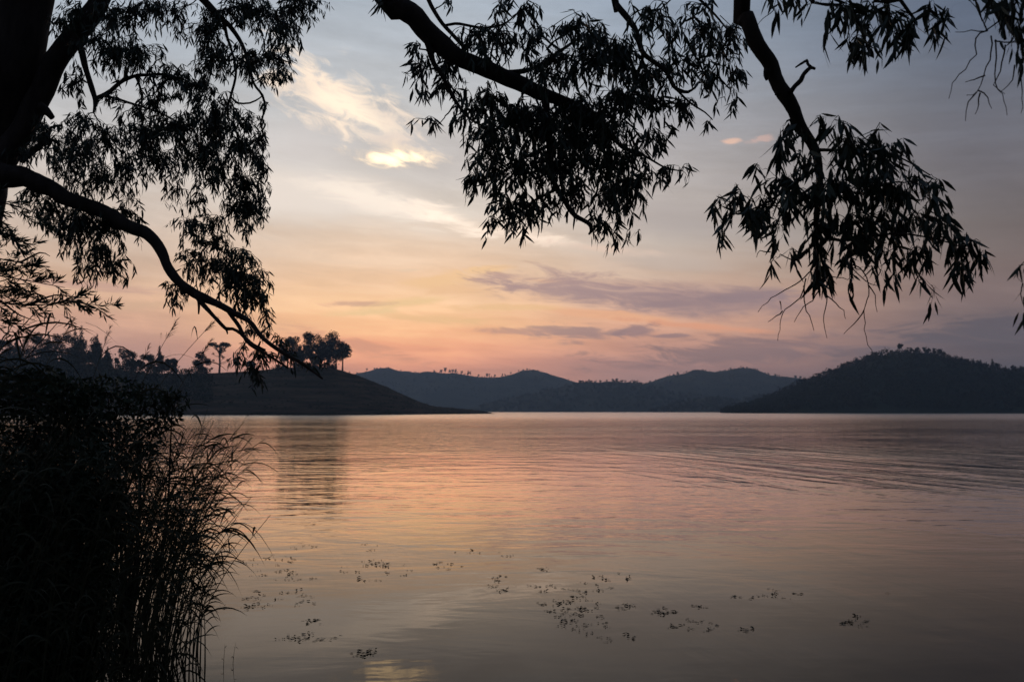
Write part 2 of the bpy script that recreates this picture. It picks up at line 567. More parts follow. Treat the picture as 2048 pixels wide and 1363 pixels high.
flat = lambda d: (lambda px: d)
h_far = Hill("far_hill", [(560, 760), (640, 748), (710, 741), (735, 738), (765, 738), (800, 746), (840, 750), (880, 744), (905, 742), (940, 748), (965, 753), (1000, 751), (1020, 744), (1045, 738), (1070, 740), (1095, 748), (1140, 764), (1200, 775), (1300, 800), (1420, 822), (1500, 828)], flat(3300), flat(3900), flat(4500), M_FARHILL, 15.0, 0.006)
h_back = Hill("distant_hill", [(1180, 826), (1230, 790), (1285, 768), (1330, 754), (1360, 747), (1390, 741), (1420, 743), (1445, 742), (1470, 737), (1500, 737), (1520, 744), (1545, 752), (1565, 752), (1600, 757), (1660, 762), (1720, 765), (1800, 775), (1900, 790), (2000, 826)], flat(3000), flat(3500), flat(4000), M_FARHILL, 15.0, 0.006)
h_low = Hill("low_wooded_hill", [(900, 826), (960, 814), (1000, 801), (1040, 791), (1085, 783), (1130, 775), (1165, 766), (1195, 764), (1230, 763), (1270, 766), (1310, 774), (1350, 784), (1400, 790), (1450, 800), (1520, 810), (1600, 822), (1650, 828)], flat(2550), flat(2900), flat(3200), M_FARHILL, 9.0, 0.008)
h_foot = Hill("wooded_foothill", [(1280, 828), (1330, 812), (1380, 800), (1440, 797), (1480, 801), (1530, 790), (1580, 786), (1640, 780), (1720, 790), (1800, 810), (1860, 828)], flat(2150), flat(2400), flat(2600), M_FARHILL, 4.0, 0.007)
h_right = Hill("forested_hill", [(1425, 829), (1450, 823), (1490, 813), (1540, 797), (1575, 780), (1600, 768), (1630, 756), (1660, 745), (1690, 734), (1720, 722), (1750, 712), (1780, 706), (1820, 703), (1860, 705), (1895, 712), (1930, 724), (1970, 733), (2010, 740), (2060, 741), (2140, 748), (2260, 735), (2400, 740), (2560, 770), (2700, 828)], flat(1120), flat(1380), flat(1800), M_FOREST, 4.0, 0.010)
lf = lambda px: 610 + 300 * max(0.0, min(1.0, (px - 640) / 345)) ** 1.6
h_left = Hill("near_hill", [(-500, 690), (-300, 702), (0, 722), (120, 722), (190, 728), (260, 742), (300, 745), (380, 747), (440, 745), (500, 741), (560, 735), (610, 731), (650, 732), (685, 740), (715, 750), (740, 760), (775, 774), (810, 790), (845, 806), (862, 811), (885, 814), (920, 816.5), (950, 819.5), (972, 822.5), (988, 826.5), (1004, 830)], lf, lambda px: lf(px) + 12 + 118 * max(0.0, min(1.0, (985 - px) / 300)), lambda px: lf(px) + 320, M_HILL, 1.0, 0.03, 520, 90, 0.8, 0.30)


# ------------------------------------------------------------------ distant trees
def blob_leaves(geo, centres, radii, n, size, flatten=0.8):
    """n leaf clumps (small bent quads) spread through and on a set of crown lobes."""
    c = np.array(centres, float)
    r = np.array(radii, float)
    pick = RNG.choice(len(c), n, p=r ** 2 / (r ** 2).sum())
    d = RNG.normal(size=(n, 3))
    d /= np.linalg.norm(d, axis=1)[:, None]
    rad = r[pick] * RNG.uniform(0.25, 1.0, n) ** 0.5 * RNG.uniform(0.85, 1.12, n)
    pos = c[pick] + d * rad[:, None] * np.array([1, 1, flatten])
    leaf_quads(geo, pos, RNG.normal(size=(n, 3)), size * RNG.uniform(0.6, 1.4, n), 0.6)


def leaf_quads(geo, pos, axis_, length, wide):
    n = len(pos)
    a = axis_ / (np.linalg.norm(axis_, axis=1)[:, None] + 1e-9)
    b = np.cross(a, RNG.normal(size=(n, 3)))
    b /= np.linalg.norm(b, axis=1)[:, None] + 1e-9
    L = np.asarray(length)[:, None]
    v = np.stack([pos - a * L * 0.5, pos + b * L * wide * 0.5, pos + a * L * 0.5, pos - b * L * wide * 0.5], 1).reshape(-1, 3)
    geo.add(v, np.arange(n * 4).reshape(n, 4))


def far_tree(kind, height, leaf=0.6, dens=1.0, seed=0):
    """Trunk and crown meshes of a tree standing at the origin."""
    rnd = random.Random(seed)
    tr, cr = Geo(), Geo()
    H = height
    cs, rs = [], []
    limbs = []
    if kind == "round":
        tp = (rnd.uniform(-.03, .03) * H, 0, H * 0.55)
        tube(tr, *spline([(0, 0, -0.6), (0.01 * H, 0, H * 0.2), tp], [H * .03, H * .024, H * .012], H * .08), 6)
        for k in range(16):
            a, u = rnd.uniform(0, 6.28), rnd.uniform(0, 1)
            q = H * 0.22 * math.sqrt(1 - abs(u - .45) ** 1.3)
            cs.append((math.cos(a) * q * 1.15, math.sin(a) * q * 1.15, H * (0.17 + 0.68 * u)))
            rs.append(H * rnd.uniform(.10, .21))
        n = int(4200 * dens)
    elif kind == "gum":
        for s in range(2):
            bx = (s - .5) * H * .06
            tube(tr, *spline([(bx, 0, -0.6), (bx + rnd.uniform(-.04, .04) * H, 0, H * .35), (bx + (s - .5) * .2 * H, 0, H * .75)], [H * .018, H * .014, H * .006], H * .1), 6)
        for k in range(20):
            a, u = rnd.uniform(0, 6.28), rnd.uniform(0, 1)
            q = H * (0.12 + 0.12 * u) * rnd.uniform(.5, 1.1)
            c = (math.cos(a) * q, math.sin(a) * q, H * (0.28 + 0.62 * u))
            cs.append(c)
            rs.append(H * rnd.uniform(.09, .17))
            limbs.append([(0, 0, H * (.3 + .3 * u)), (c[0] * .6, c[1] * .6, c[2] - H * .08), c])
        n = int(4200 * dens)
    elif kind == "umbrella":
        tube(tr, *spline([(0, 0, -0.6), (.01 * H, 0, H * .3), (-.01 * H, 0, H * .62), (.02 * H, 0, H * .9)], [H * .035, H * .028, H * .02, H * .008], H * .06), 7)
        for k in range(26):
            a = rnd.uniform(0, 6.28)
            q = H * rnd.uniform(.10, .32)
            z = H * (0.97 - 0.35 * (q / H) ** 1.2 - rnd.uniform(0, .05))
            cs.append((math.cos(a) * q, math.sin(a) * q, z))
            rs.append(H * rnd.uniform(.045, .075))
            limbs.append([(0, 0, H * rnd.uniform(.5, .75)), (math.cos(a) * q * .55, math.sin(a) * q * .55, z - H * .12), (math.cos(a) * q, math.sin(a) * q, z)])
        for k in range(9):
            a, z = rnd.uniform(0, 6.28), rnd.uniform(.25, .6)
            q = H * rnd.uniform(.16, .32)
            cs.append((math.cos(a) * q, math.sin(a) * q, H * (z + .1)))
            rs.append(H * .05)
            limbs.append([(0, 0, H * z), (math.cos(a) * q * .6, math.sin(a) * q * .6, H * (z + .03)), (math.cos(a) * q, math.sin(a) * q, H * (z + .1))])
        n = int(2600 * dens)
    elif kind == "cone":
        tube(tr, *spline([(0, 0, -0.6), (0, 0, H * .5), (0, 0, H * .97)], [H * .022, H * .014, H * .003], H * .12), 6)
        for k in range(22):
            u = k / 21
            for s in range(2 if u < .7 else 1):
                a = rnd.uniform(0, 6.28)
                q = H * .20 * (1 - u) * rnd.uniform(.5, 1.2)
                cs.append((math.cos(a) * q, math.sin(a) * q, H * (.08 + .9 * u)))
                rs.append(H * (.03 + .11 * (1 - u)))
        n = int(4200 * dens)
    elif kind == "lollipop":
        tube(tr, *spline([(0, 0, -0.6), (rnd.uniform(-.04, .04) * H, 0, H * .4), (0, 0, H * .8)], [H * .028, H * .022, H * .01], H * .12), 6)
        for k in range(7):
            a = rnd.uniform(0, 6.28)
            q = H * rnd.uniform(.03, .26)
            cs.append((math.cos(a) * q, math.sin(a) * q, H * rnd.uniform(.40, .86)))
            rs.append(H * rnd.uniform(.09, .17))
        n = int(2400 * dens)
    for l in limbs:
        tube(tr, *spline(l, [H * .010, H * .007, H * .003], H * .12), 4)
    blob_leaves(cr, cs, rs, n, leaf)
    t_me, c_me = tr.mesh("trunk"), cr.mesh("crown")
    t_me.materials.append(M_FARBARK)
    c_me.materials.append(M_FARLEAF)
    return t_me, c_me


def plant(meshes, name, label, loc, rz=0.0, sc=1.0, group=None):
    r = thing(name, label, "tree", loc, group)
    r.rotation_euler = (0, 0, rz)
    r.scale = (sc, sc, sc)
    link("trunk", meshes[0], None, r)
    link("crown", meshes[1], None, r)
    return r


def ground_on(hill, px, t=1.0, sink=0.2):
    p = hill.at(px, t)
    p.z -= sink
    return p


# trees along the crest of the near hill; height in photograph pixels
near_trees = [
    ("umbrella", 437, 64, "umbrella_tree", "flat-topped tree with bare spreading limbs and a dark trunk on the near hill"),
    ("round", 402, 46, "round_tree", "round bushy tree just left of the flat-topped tree on the near hill"),
    ("lollipop", 345, 30, "small_tree", "low spreading tree left of the round bushy tree, its trunk showing"),
    ("cone", 316, 56, "cypress_tree", "tall pointed dense tree standing right of the dark wood's last gap"),
    ("round", 292, 40, "round_tree", "lower dense tree leaning against the tall pointed tree"),
    ("round", 250, 48, "round_tree", "rounded tree standing alone in the gap beside the pointed tree"),
    ("lollipop", 228, 24, "small_tree", "tiny tree in the low gap left of the rounded tree"),
    ("cone", 212, 40, "conifer", "slim conifer at the right end of the dark wood"),
    ("cone", 190, 62, "conifer", "tall conifer beside a reed plume near the wood's right end"),
    ("cone", 158, 76, "conifer", "tallest spiky conifer of the dark wood on the far left"),
    ("cone", 145, 70, "conifer", "spiky conifer touching the tallest one of the wood"),
    ("round", 120, 62, "broadleaf_tree", "broad tree in the middle of the dark wood"),
    ("cone", 92, 60, "conifer", "conifer above the left part of the dark wood"),
    ("round", 62, 62, "broadleaf_tree", "broad flat crowned tree in the left part of the wood"),
    ("cone", 30, 52, "conifer", "conifer with a thin top near the left edge of the wood"),
    ("round", 5, 48, "broadleaf_tree", "broad tree at the left edge of the wood"),
    ("lollipop", 470, 34, "small_tree", "small thin tree just right of the flat-topped tree"),
    ("round", 500, 22, "shrub_tree", "low bushy tree on the crest behind hanging leaves"),
    ("round", 604, 46, "broadleaf_tree", "bushy dark tree filling the left half of the hilltop clump"),
    ("round", 632, 40, "broadleaf_tree", "low bushy tree under the notched gum tree of the hilltop clump"),
    ("round", 648, 38, "broadleaf_tree", "low bushy tree at the foot of the tallest gum tree"),
    ("round", 340, 34, "broadleaf_tree", "low bushy tree beside the spreading one left of the round tree"),
    ("round", 175, 58, "broadleaf_tree", "dense tree between the two tall conifers of the wood"),
    ("round", 270, 30, "broadleaf_tree", "low dense tree between the lone rounded tree and the pointed tree"),
    ("gum", 588, 58, "gum_tree", "gum tree on the hilltop half hidden by the drooping branch"),
    ("gum", 566, 50, "gum_tree", "leftmost gum tree of the hilltop clump behind the drooping branch"),
    ("gum", 622, 66, "gum_tree", "tall gum tree with a notched crown in the hilltop clump"),
    ("gum", 640, 58, "gum_tree", "gum tree in the thick middle of the hilltop clump"),
    ("gum", 656, 70, "gum_tree", "tallest gum tree of the hilltop clump, above its right half"),
    ("gum", 671, 60, "gum_tree", "gum tree beside the tallest one, its crown above bare stems"),
    ("gum", 684, 56, "gum_tree", "rightmost gum tree of the hilltop clump with light under its crown"),
]
for k, (kind, px, hp, nm, lab) in enumerate(near_trees):
    t = 1.0
    p = ground_on(h_left, px, t)
    dist = h_left.ridge(px)
    H = hp * dist / F * (1.0 if kind != "gum" else 1.05)
    plant(far_tree(kind, H, 0.9 if kind != "umbrella" else 0.75, 1.0, k), nm, lab, p, random.uniform(0, 6.28), 1.0, "trees on the near hill")

# bushes along the terraces of the near hill, joined: nobody could count them
g = Geo()
for row in (.10, .2, .34, .48, .6, .72, .84, .93):
    x = 380.0
    while x < 900:
        x += random.expovariate(1 / 5.0)
        if math.sin(x * .021 + row * 17) < -.2 and random.random() < .8:
            continue
        p = ground_on(h_left, x, row + random.gauss(0, .02), 0.0)
        if p.z < .4:
            continue
        sz = random.uniform(.3, .95) * (1.8 if random.random() < .2 else 1)
        blob_leaves(g, [(p.x + random.uniform(-.8, .8) * sz, p.y, p.z + sz * .3) for _ in range(3)], [sz, sz * .8, sz * .7], 26, .45)
for k in range(150):
    x = random.uniform(660, 985)
    p = ground_on(h_left, x, 1.0 + random.uniform(-.05, .02), 0.0)
    sz = random.uniform(.25, .8)
    blob_leaves(g, [(p.x, p.y, p.z + sz * .3)], [sz], 10, .4)
link("hillside_scrub", g.mesh("hillside_scrub"), M_FARLEAF, kind="stuff")
# reeds along the peninsula's waterline
g = Geo()
n = 5200
pxs = RNG.uniform(330, 985, n)
pos = []
for px in pxs:
    d = lf(px) + random.uniform(-1.0, 10)
    r = ray(px, 821.5)
    pos.append((r.x * d, r.y * d, 0.0))
pos = np.array(pos)
hh = RNG.uniform(1.2, 3.2, n) * np.clip((995 - pxs) / 60, 0.3, 1) * (0.7 + 0.3 * np.sin(pxs * .05))
lean = RNG.normal(size=(n, 3)) * .18
lean[:, 2] = 1
leaf_quads(g, pos + lean * hh[:, None] * .45, lean, hh, 0.10)
link("shore_reeds", g.mesh("shore_reeds"), M_REED, kind="stuff")

# far trees: one mesh of each kind, copied
far_kinds = [far_tree("round", 10, 1.7, .08, 40), far_tree("cone", 11, 1.5, .08, 41), far_tree("round", 9, 1.6, .08, 42), far_tree("gum", 12, 1.7, .08, 43), far_tree("umbrella", 14, 1.5, .14, 44)]


ORD = ["first", "second", "third", "fourth", "fifth", "sixth", "seventh", "eighth", "ninth", "tenth", "eleventh", "twelfth", "thirteenth", "fourteenth"]


def ordinal(k, n, what):
    """Counts from the nearer end: the third tree from the left, say."""
    return f"{ORD[k]} {what} from the left" if k < (n + 1) // 2 else f"{ORD[n - 1 - k]} {what} from the right"


def ridge_row(hill, spots, where, group, sink=0.6):
    spots = sorted(spots)
    for k, (px, hp, kd) in enumerate(spots):
        label = ordinal(k, len(spots), ("stemmed tree", "pointed tree", "rounded tree", "spreading tree", "flat-topped tree")[kd]) + " " + where
        base = [10, 11, 9, 12, 14][kd]
        sc = hp * hill.ridge(px) / F / base
        plant(far_kinds[kd], "ridge_tree", label, ground_on(hill, px, 1.0, sink), random.uniform(0, 6.28), sc, group)


ridge_row(h_far, [(733, 5, 0), (748, 4, 2), (776, 6, 0), (780, 5, 2), (801, 4, 0), (826, 4, 2), (836, 5, 1), (846, 5, 2), (868, 6, 0), (882, 7, 2), (890, 10, 3), (899, 8, 1), (905, 7, 2), (911, 8, 3), (923, 6, 0), (936, 9, 1), (940, 7, 3), (957, 5, 0), (974, 8, 3), (978, 7, 4), (990, 5, 2), (1005, 5, 1)], "among the tiny trees along the far left ridge", "trees on the far left ridge")
ridge_row(h_low, [(1148, 6, 2), (1160, 8, 0), (1166, 7, 2), (1172, 7, 1), (1184, 5, 2), (1214, 5, 0), (1226, 7, 2), (1234, 8, 0), (1245, 6, 2), (1262, 4, 1), (1284, 5, 2)], "among the trees on the low hill in mid distance", "trees on the low wooded hill")
ridge_row(h_back, [(1340, 5, 1), (1356, 6, 0), (1374, 4, 2), (1408, 5, 1), (1412, 4, 0), (1462, 5, 2), (1488, 5, 2), (1538, 5, 0), (1552, 6, 2), (1560, 5, 1), (1592, 7, 2), (1602, 6, 0)], "among the small trees on the double-topped ridge", "trees on the double-topped ridge")
ridge_row(h_right, [(1640, 10, 2), (1662, 11, 0), (1672, 8, 1), (1688, 12, 2), (1700, 10, 0), (1716, 12, 1), (1736, 11, 1), (1766, 11, 1), (1786, 9, 2), (1826, 9, 2), (1838, 12, 2), (1852, 12, 3), (1862, 10, 2), (1872, 13, 3), (1884, 14, 3), (1891, 11, 2), (1914, 10, 1), (1926, 12, 1), (1940, 11, 1), (1950, 14, 1), (1962, 12, 2), (1976, 13, 1), (1988, 22, 1), (1996, 16, 2), (2014, 12, 1), (2030, 14, 2), (2044, 12, 1)], "on the right hill crest", "trees on the right hill crest", .6)
p = ground_on(h_right, 1803, 1.0, 0.6)
plant(far_tree("lollipop", 14, 1.5, .5, 50), "emergent_tree", "tall spreading tree rising alone above the right hill's summit", p)
p = ground_on(h_right, 1750, 1.0, 0.6)
plant(far_tree("lollipop", 8, 1.2, .3, 52), "emergent_tree", "thin tree with a small crown left of the tall one on the right hill's crest", p)


def woodland(name, hill, x0, x1, n, size, leaf, t0=0.04, t1=1.12):
    g = Geo()
    for k in range(n):
        px, t = random.uniform(x0, x1), random.uniform(t0, t1)
        p = hill.at(px, t)
        if p.z < 0.3:
            continue
        s = size * random.uniform(.6, 1.3)
        cs = [(p.x + random.uniform(-.5, .5) * s, p.y + random.uniform(-.5, .5) * s, p.z + s * random.uniform(.1, 1.0)) for _ in range(4)]
        blob_leaves(g, cs, [s * random.uniform(.35, .7) for _ in range(4)], 26, leaf)
    link(name, g.mesh(name), M_FARLEAF, kind="stuff")


woodland("forest_canopy", h_right, 1380, 2450, 3900, 5.0, 2.2)
woodland("foothill_woodland", h_foot, 1300, 1850, 700, 5.0, 3.2)
woodland("low_hill_woodland", h_low, 960, 1600, 1100, 6.0, 3.2)
woodland("far_ridge_scrub", h_far, 600, 1300, 900, 4.0, 2.6, 0.3)
woodland("distant_ridge_scrub", h_back, 1250, 1900, 800, 4.0, 2.6, 0.3)
woodland("near_hill_wood", h_left, -480, 215, 1300, 8.5, 1.7, 0.2, 1.1)
woodland("crest_scrub", h_left, 200, 420, 420, 4.2, 1.4, 0.2, 1.05)
woodland("hilltop_scrub", h_left, 545, 672, 70, 3.4, 1.3, 0.9, 1.08)


# ------------------------------------------------------------------ gum leaves
def leaf_template(width, sickle, st=(0, .12, .35, .62, .85), fold=0.0):
    """A hanging sickle-shaped leaf along +x, one unit long."""
    prof = {0: .08, .12: .45, .35: 1.0, .62: .85, .85: .38}
    v = []
    for t in st:
        hw = width * .5 * prof[t]
        cy, cz = sickle * (t - .5 * t * t) * t, -0.10 * t * t
        if fold:
            v += [(t, cy - hw, cz + fold * hw), (t, cy, cz), (t, cy + hw, cz + fold * hw)]
        else:
            v += [(t, cy - hw, cz), (t, cy + hw, cz)]
    v.append((1.0, sickle * .5, -0.10))
    k = 3 if fold else 2
    n = len(st)
    q = [(i * k + c, (i + 1) * k + c, (i + 1) * k + c + 1, i * k + c + 1) for i in range(n - 1) for c in range(k - 1)]
    tr = [((n - 1) * k + c, n * k, (n - 1) * k + c + 1) for c in range(k - 1)]
    return np.array(v), np.array(q), np.array(tr)


LEAF_PLAIN = [leaf_template(wd, s) for wd, s in ((.17, .25), (.15, -.3), (.19, .12), (.16, .42), (.2, -.15))]


def frames(d):
    """Orthonormal frames whose x axis is d, turned at random."""
    n = len(d)
    x = d / (np.linalg.norm(d, axis=1)[:, None] + 1e-9)
    y = np.cross(x, RNG.normal(size=(n, 3)))
    y /= np.linalg.norm(y, axis=1)[:, None] + 1e-9
    z = np.cross(x, y)
    return np.stack([x, y, z], -1)


def bake_leaves(geo, pos, fr, L, var, templates):
    for k, (tv, tq, tt) in enumerate(templates):
        s = np.nonzero(var == k)[0]
        if not len(s):
            continue
        v = np.einsum("nij,mj->nmi", fr[s], tv) * L[s][:, None, None] + pos[s][:, None, :]
        off = (np.arange(len(s)) * len(tv))[:, None, None]
        geo.add(v.reshape(-1, 3), (tq[None] + off).reshape(-1, 4), (tt[None] + off).reshape(-1, 3))


def in_view(p):
    q = p - np.array([0, 0, CAMZ])
    c, s = math.cos(PITCH), math.sin(PITCH)
    depth = q[:, 1] * c + q[:, 2] * s
    up = -q[:, 1] * s + q[:, 2] * c
    X, Y = CX + F * q[:, 0] / depth, CY - F * up / depth
    return (X > 5) & (X < 2043) & (Y > 5) & (Y < 1358) & (depth > 0), depth


TAU = {"x": 3.6, "d": 2.5, "m": 1.65, "l": 0.95, "s": 0.5}


class GumTree:
    def __init__(self, name, label, base):
        self.root = thing(name, label, "tree", base)
        self.org = np.array(base, float)
        self.skel = []          # (point, radius)
        self.twigs = Geo(base)
        self.L = []             # leaves: pos, dir, length
        self.bl = []

    def limb(self, pts, name="limb", step=0.10, sides=12, bark=0.13, skel=True, label=None):
        """pts: (point, radius)."""
        p, r = spline([a for a, _ in pts], [b for _, b in pts], step)
        j = np.array([[mnoise.noise(Vector((i * .23, s * 7.1, len(self.skel) * .01))) for s in range(3)] for i in range(len(p))])
        p = p + j * (r[:, None] * 0.35)
        g = Geo(self.org)
        tube(g, p, r, sides, bark, random.uniform(0, 99))
        o = link(name, g.mesh(name, True), M_BARK, self.root)
        if label:
            o["label"] = label
        if skel:
            self.skel += [(p[i], r[i]) for i in range(len(p))]
        return p, r

    def foliage(self, blobs, depth, leaf, droop=1.0, spread=1.0, per=9, twig_r=0.004, lift=0.35, djit=0.35, dens=1.0):
        self.dens = dens
        """blobs: (cx, cy, rx, ry, density letter[, depth]). Each gets its own side branch from the nearest wood, then leafy twigs."""
        todo = []
        lpx = leaf * F / depth
        for b in blobs:
            d = b[5] if len(b) > 5 else depth
            d += random.uniform(-djit, djit)
            todo.append((np.array(P(b[0], b[1] - lpx * lift, d)), b, d))
        sk = np.array([s[0] for s in self.skel])
        sr = np.array([s[1] for s in self.skel])
        first = True
        while todo:
            best = None
            for i, (c, b, d) in enumerate(todo):
                dd = np.linalg.norm(sk - c, axis=1) + np.where(sk[:, 2] < c[2] - .1, .25, 0.0)
                k = int(np.argmin(dd))
                if best is None or dd[k] < best[0]:
                    best = (dd[k], i, k)
            _, i, k = best
            c, b, d = todo.pop(i)
            a = sk[k]
            ln = np.linalg.norm(c - a)
            r0 = min(sr[k] * .7, 0.006 + 0.006 * ln)
            m1 = a * .65 + c * .35 + np.array([random.uniform(-.12, .12), random.uniform(-.1, .1), .08 + random.uniform(-.08, .08)]) * ln
            m2 = a * .3 + c * .7 + np.array([random.uniform(-.1, .1), random.uniform(-.1, .1), .06 + random.uniform(-.08, .08)]) * ln
            p, r = spline([a, m1, m2, c], [r0, r0 * .8, r0 * .65, r0 * .5], 0.06)
            p = p + RNG.normal(size=p.shape) * 0.006
            p[0] = a
            tube(self.twigs, p, r, 5)
            sk = np.vstack([sk, p[2:]])
            sr = np.concatenate([sr, r[2:]])
            self._twigs(p, b, d, leaf, droop, spread, per, twig_r, lift)

    def _twigs(self, br, b, d, leaf, droop, spread, per, twig_r, lift):
        cx, cy, rx, ry, den = b[:5]
        lpx = leaf * F / d
        area_leaf = lpx * lpx * .17 * .62 * .75
        rx, ry = rx * 1.10, ry * 1.05
        n_leaf = self.dens * TAU[den] * math.pi * rx * ry / area_leaf
        n_tw = max(1, int(round(n_leaf / per)))
        for _ in range(n_tw):
            a = random.uniform(0, 2 * math.pi)
            q = math.sqrt(random.uniform(0, 1))
            ex, ey = cx + rx * q * math.cos(a), cy + ry * q * math.sin(a) - lpx * lift
            end = np.array(P(ex, ey, d + random.gauss(0, 1) * rx / F * d * .6 * spread))
            st = br[int(len(br) * random.uniform(.45, .999))]
            ln = np.linalg.norm(end - st)
            mid = (st + end) / 2 + np.array([random.uniform(-.15, .15), random.uniform(-.1, .1), random.uniform(.0, .28)]) * ln
            tail = end + np.array([random.uniform(-.3, .3), random.uniform(-.2, .2), -.8]) * leaf * random.uniform(.15, .75)
            p, r = spline([st, mid, end, tail], [twig_r, twig_r * .7, twig_r * .4, twig_r * .25], max(.03, ln / 9))
            tube(self.twigs, p, r, 4)
            m = random.randint(per - 3, per + 3)
            reach = max(.4, min(1.0, lpx * 3.2 / max(1.0, ln * F / d)))
            for k in range(m):
                f = 1 - reach * (k / m) ** 1.2
                i = min(len(p) - 1, int(f * (len(p) - 1) + .5))
                t = p[i] - p[max(0, i - 1)]
                t = t / (np.linalg.norm(t) + 1e-9)
                side = RNG.normal(size=3) * np.array([1, 1, .45])
                dr = t * .45 + np.array([0, 0, -0.95 * droop]) + side * .5
                self.L.append((p[i] + RNG.normal(size=3) * .01, dr, leaf * random.uniform(.45, 1.2)))

    def finish(self, n_parts=300):
        pos = np.array([x[0] for x in self.L])
        fr = frames(np.array([x[1] for x in self.L]))
        L = np.array([x[2] for x in self.L])
        var = RNG.integers(0, len(LEAF_PLAIN), len(L))
        vis, depth = in_view(pos)
        score = np.where(vis, L / depth, -1) + RNG.uniform(0, .004, len(L))
        order = np.argsort(-score)
        parts = order[:n_parts]
        rest = order[n_parts:]
        for i in parts:
            o = link("leaf", LEAF_ME[int(var[i])], None, self.root)
            M = np.eye(4)
            M[:3, :3] = fr[i] * L[i]
            M[:3, 3] = pos[i] - self.org
            o.matrix_local = Matrix(M.tolist())
        g = Geo(self.org)
        bake_leaves(g, pos[rest], fr[rest], L[rest], var[rest], LEAF_PLAIN)
        link("foliage", g.mesh("foliage"), M_LEAF, self.root, "stuff")
        if self.twigs.n:
            link("twigs", self.twigs.mesh("twigs"), M_BARK, self.root, "stuff")
        return len(L)


LEAF_ME = []
for wd, s in ((.17, .25), (.15, -.3), (.19, .12), (.16, .42), (.2, -.15)):
    v, q, t = leaf_template(wd, s, fold=.25)
    me = mesh_np("leaf", v, [q, t])
    me.materials.append(M_LEAF)
    LEAF_ME.append(me)


def at_px(pts, d, dd=0.0):
    """(px, py, diameter in photograph pixels) -> (point, radius), going from depth d to d + dd."""
    out = []
    n = len(pts) - 1
    for k, (x, y, w_) in enumerate(pts):
        z = d + dd * k / max(1, n)
        out.append((np.array(P(x, y, z)), w_ / F * z / 2))
    return out


# ------------------------------------------------------------------ left tree: leaning trunk, drooping limbs
DA = 11.5
A = GumTree("leaning_gum_tree", "gum tree with thick leaning trunk on the left bank, branches drooping toward the hill", (-7.2, 10.6, 0.5))
A.limb([(np.array((-7.2, 10.6, 0.2)), .42), (np.array(P(-170, 760, 11.2)), .36), (np.array(P(-80, 500, 11.3)), .33)] + at_px([(-28, 300, 112), (22, 120, 118), (60, -40, 110), (80, -260, 90)], 11.4), "trunk", .15, 16, .09)
A.limb(at_px([(-60, 430, 70), (0, 345, 60), (30, 285, 50), (58, 232, 46), (92, 160, 46), (135, 95, 44), (180, 30, 40), (230, -50, 34), (300, -160, 26)], 11.2, .3), "limb", .10, 12, .09)
A.limb(at_px([(78, 212, 22), (92, 222, 17), (105, 236, 11)], 11.1), "stub", .05, 9, .12, False)
A.limb(at_px([(-40, 345, 60), (20, 352, 46), (60, 357, 38), (103, 376, 33), (140, 400, 30), (192, 418, 28), (225, 434, 27), (256, 450, 26), (285, 463, 25), (308, 480, 23), (322, 502, 21), (332, 526, 19), (344, 545, 19), (360, 565, 18), (390, 586, 19), (408, 594, 18), (432, 607, 14), (457, 620, 13), (496, 640, 10), (512, 658, 9), (528, 678, 8.5), (562, 702, 8), (596, 722, 6.5), (622, 740, 5), (645, 757, 3.5)], 11.0, -1.6), "limb", .06, 11, .10)
A.limb(at_px([(396, 588, 16), (400, 602, 11), (422, 627, 8), (436, 640, 7.5), (452, 656, 7), (466, 657, 6.5), (482, 667, 6.5), (498, 684, 8), (512, 692, 6), (530, 700, 5)], 10.0, -.3), "branch", .05, 9, .12)
A.limb(at_px([(456, 620, 10), (466, 636, 8), (478, 653, 8), (488, 672, 7), (500, 688, 7), (540, 712, 5), (575, 735, 4)], 9.9, -.3), "branch", .05, 9, .10)
A.limb(at_px([(452, 655, 6), (454, 662, 4), (455, 668, 2.5)], 9.95), "stub", .03, 7, .1, False)
A.limb(at_px([(397, 600, 6), (398, 614, 5), (397, 628, 3)], 9.95), "stub", .03, 7, .1, False)
A.limb(at_px([(140, 60, 20), (162, 100, 14), (172, 140, 11), (182, 170, 11), (190, 200, 9), (187, 225, 4)], 11.3, -.3), "branch", .06, 9, .10)
A.limb(at_px([(190, 198, 9), (205, 191, 9), (222, 181, 9), (240, 166, 8), (256, 157, 8), (275, 151, 7), (300, 149, 6), (342, 150, 5), (365, 163, 4), (390, 172, 3)], 11.2, -.2), "branch", .06, 8, .10)
A.limb(at_px([(205, 192, 6), (230, 196, 5), (256, 205, 5), (301, 219, 4), (342, 236, 3.5), (380, 262, 2.5)], 11.2, -.3), "branch", .06, 7, .10)
A.limb(at_px([(250, -120, 28), (340, -60, 20), (400, -10, 16), (438, 34, 13), (458, 51, 10), (479, 79, 8), (496, 116, 6.5), (506, 164, 5), (524, 190, 5), (530, 218, 4), (521, 246, 3.5), (527, 273, 3), (508, 288, 2)], 11.4, -.3), "branch", .06, 9, .10)
A.limb(at_px([(448, 44, 8), (454, 75, 6), (463, 100, 5), (472, 144, 5), (462, 191, 5), (450, 225, 4), (435, 250, 3)], 11.2), "branch", .06, 7, .10)
A.limb(at_px([(463, 195, 4), (474, 206, 4), (500, 206, 3.5), (520, 196, 3), (526, 188, 2)], 11.2), "branch", .06, 6, .10)
A.limb(at_px([(270, 150, 6), (280, 175, 5), (284, 205, 4), (278, 240, 3)], 11.1), "branch", .06, 6, .10)
A.limb(at_px([(433, 310, 5), (446, 340, 5), (450, 368, 4.5), (462, 382, 3.5), (470, 396, 2.5)], 11.0), "branch", .05, 6, .10)
A.limb(at_px([(430, 250, 5), (432, 285, 5), (433, 312, 5)], 11.1), "branch", .05, 6, .10)
A.limb(at_px([(40, 320, 20), (70, 300, 14), (95, 275, 9), (102, 255, 6), (125, 250, 4)], 11.2), "branch", .06, 8, .10)
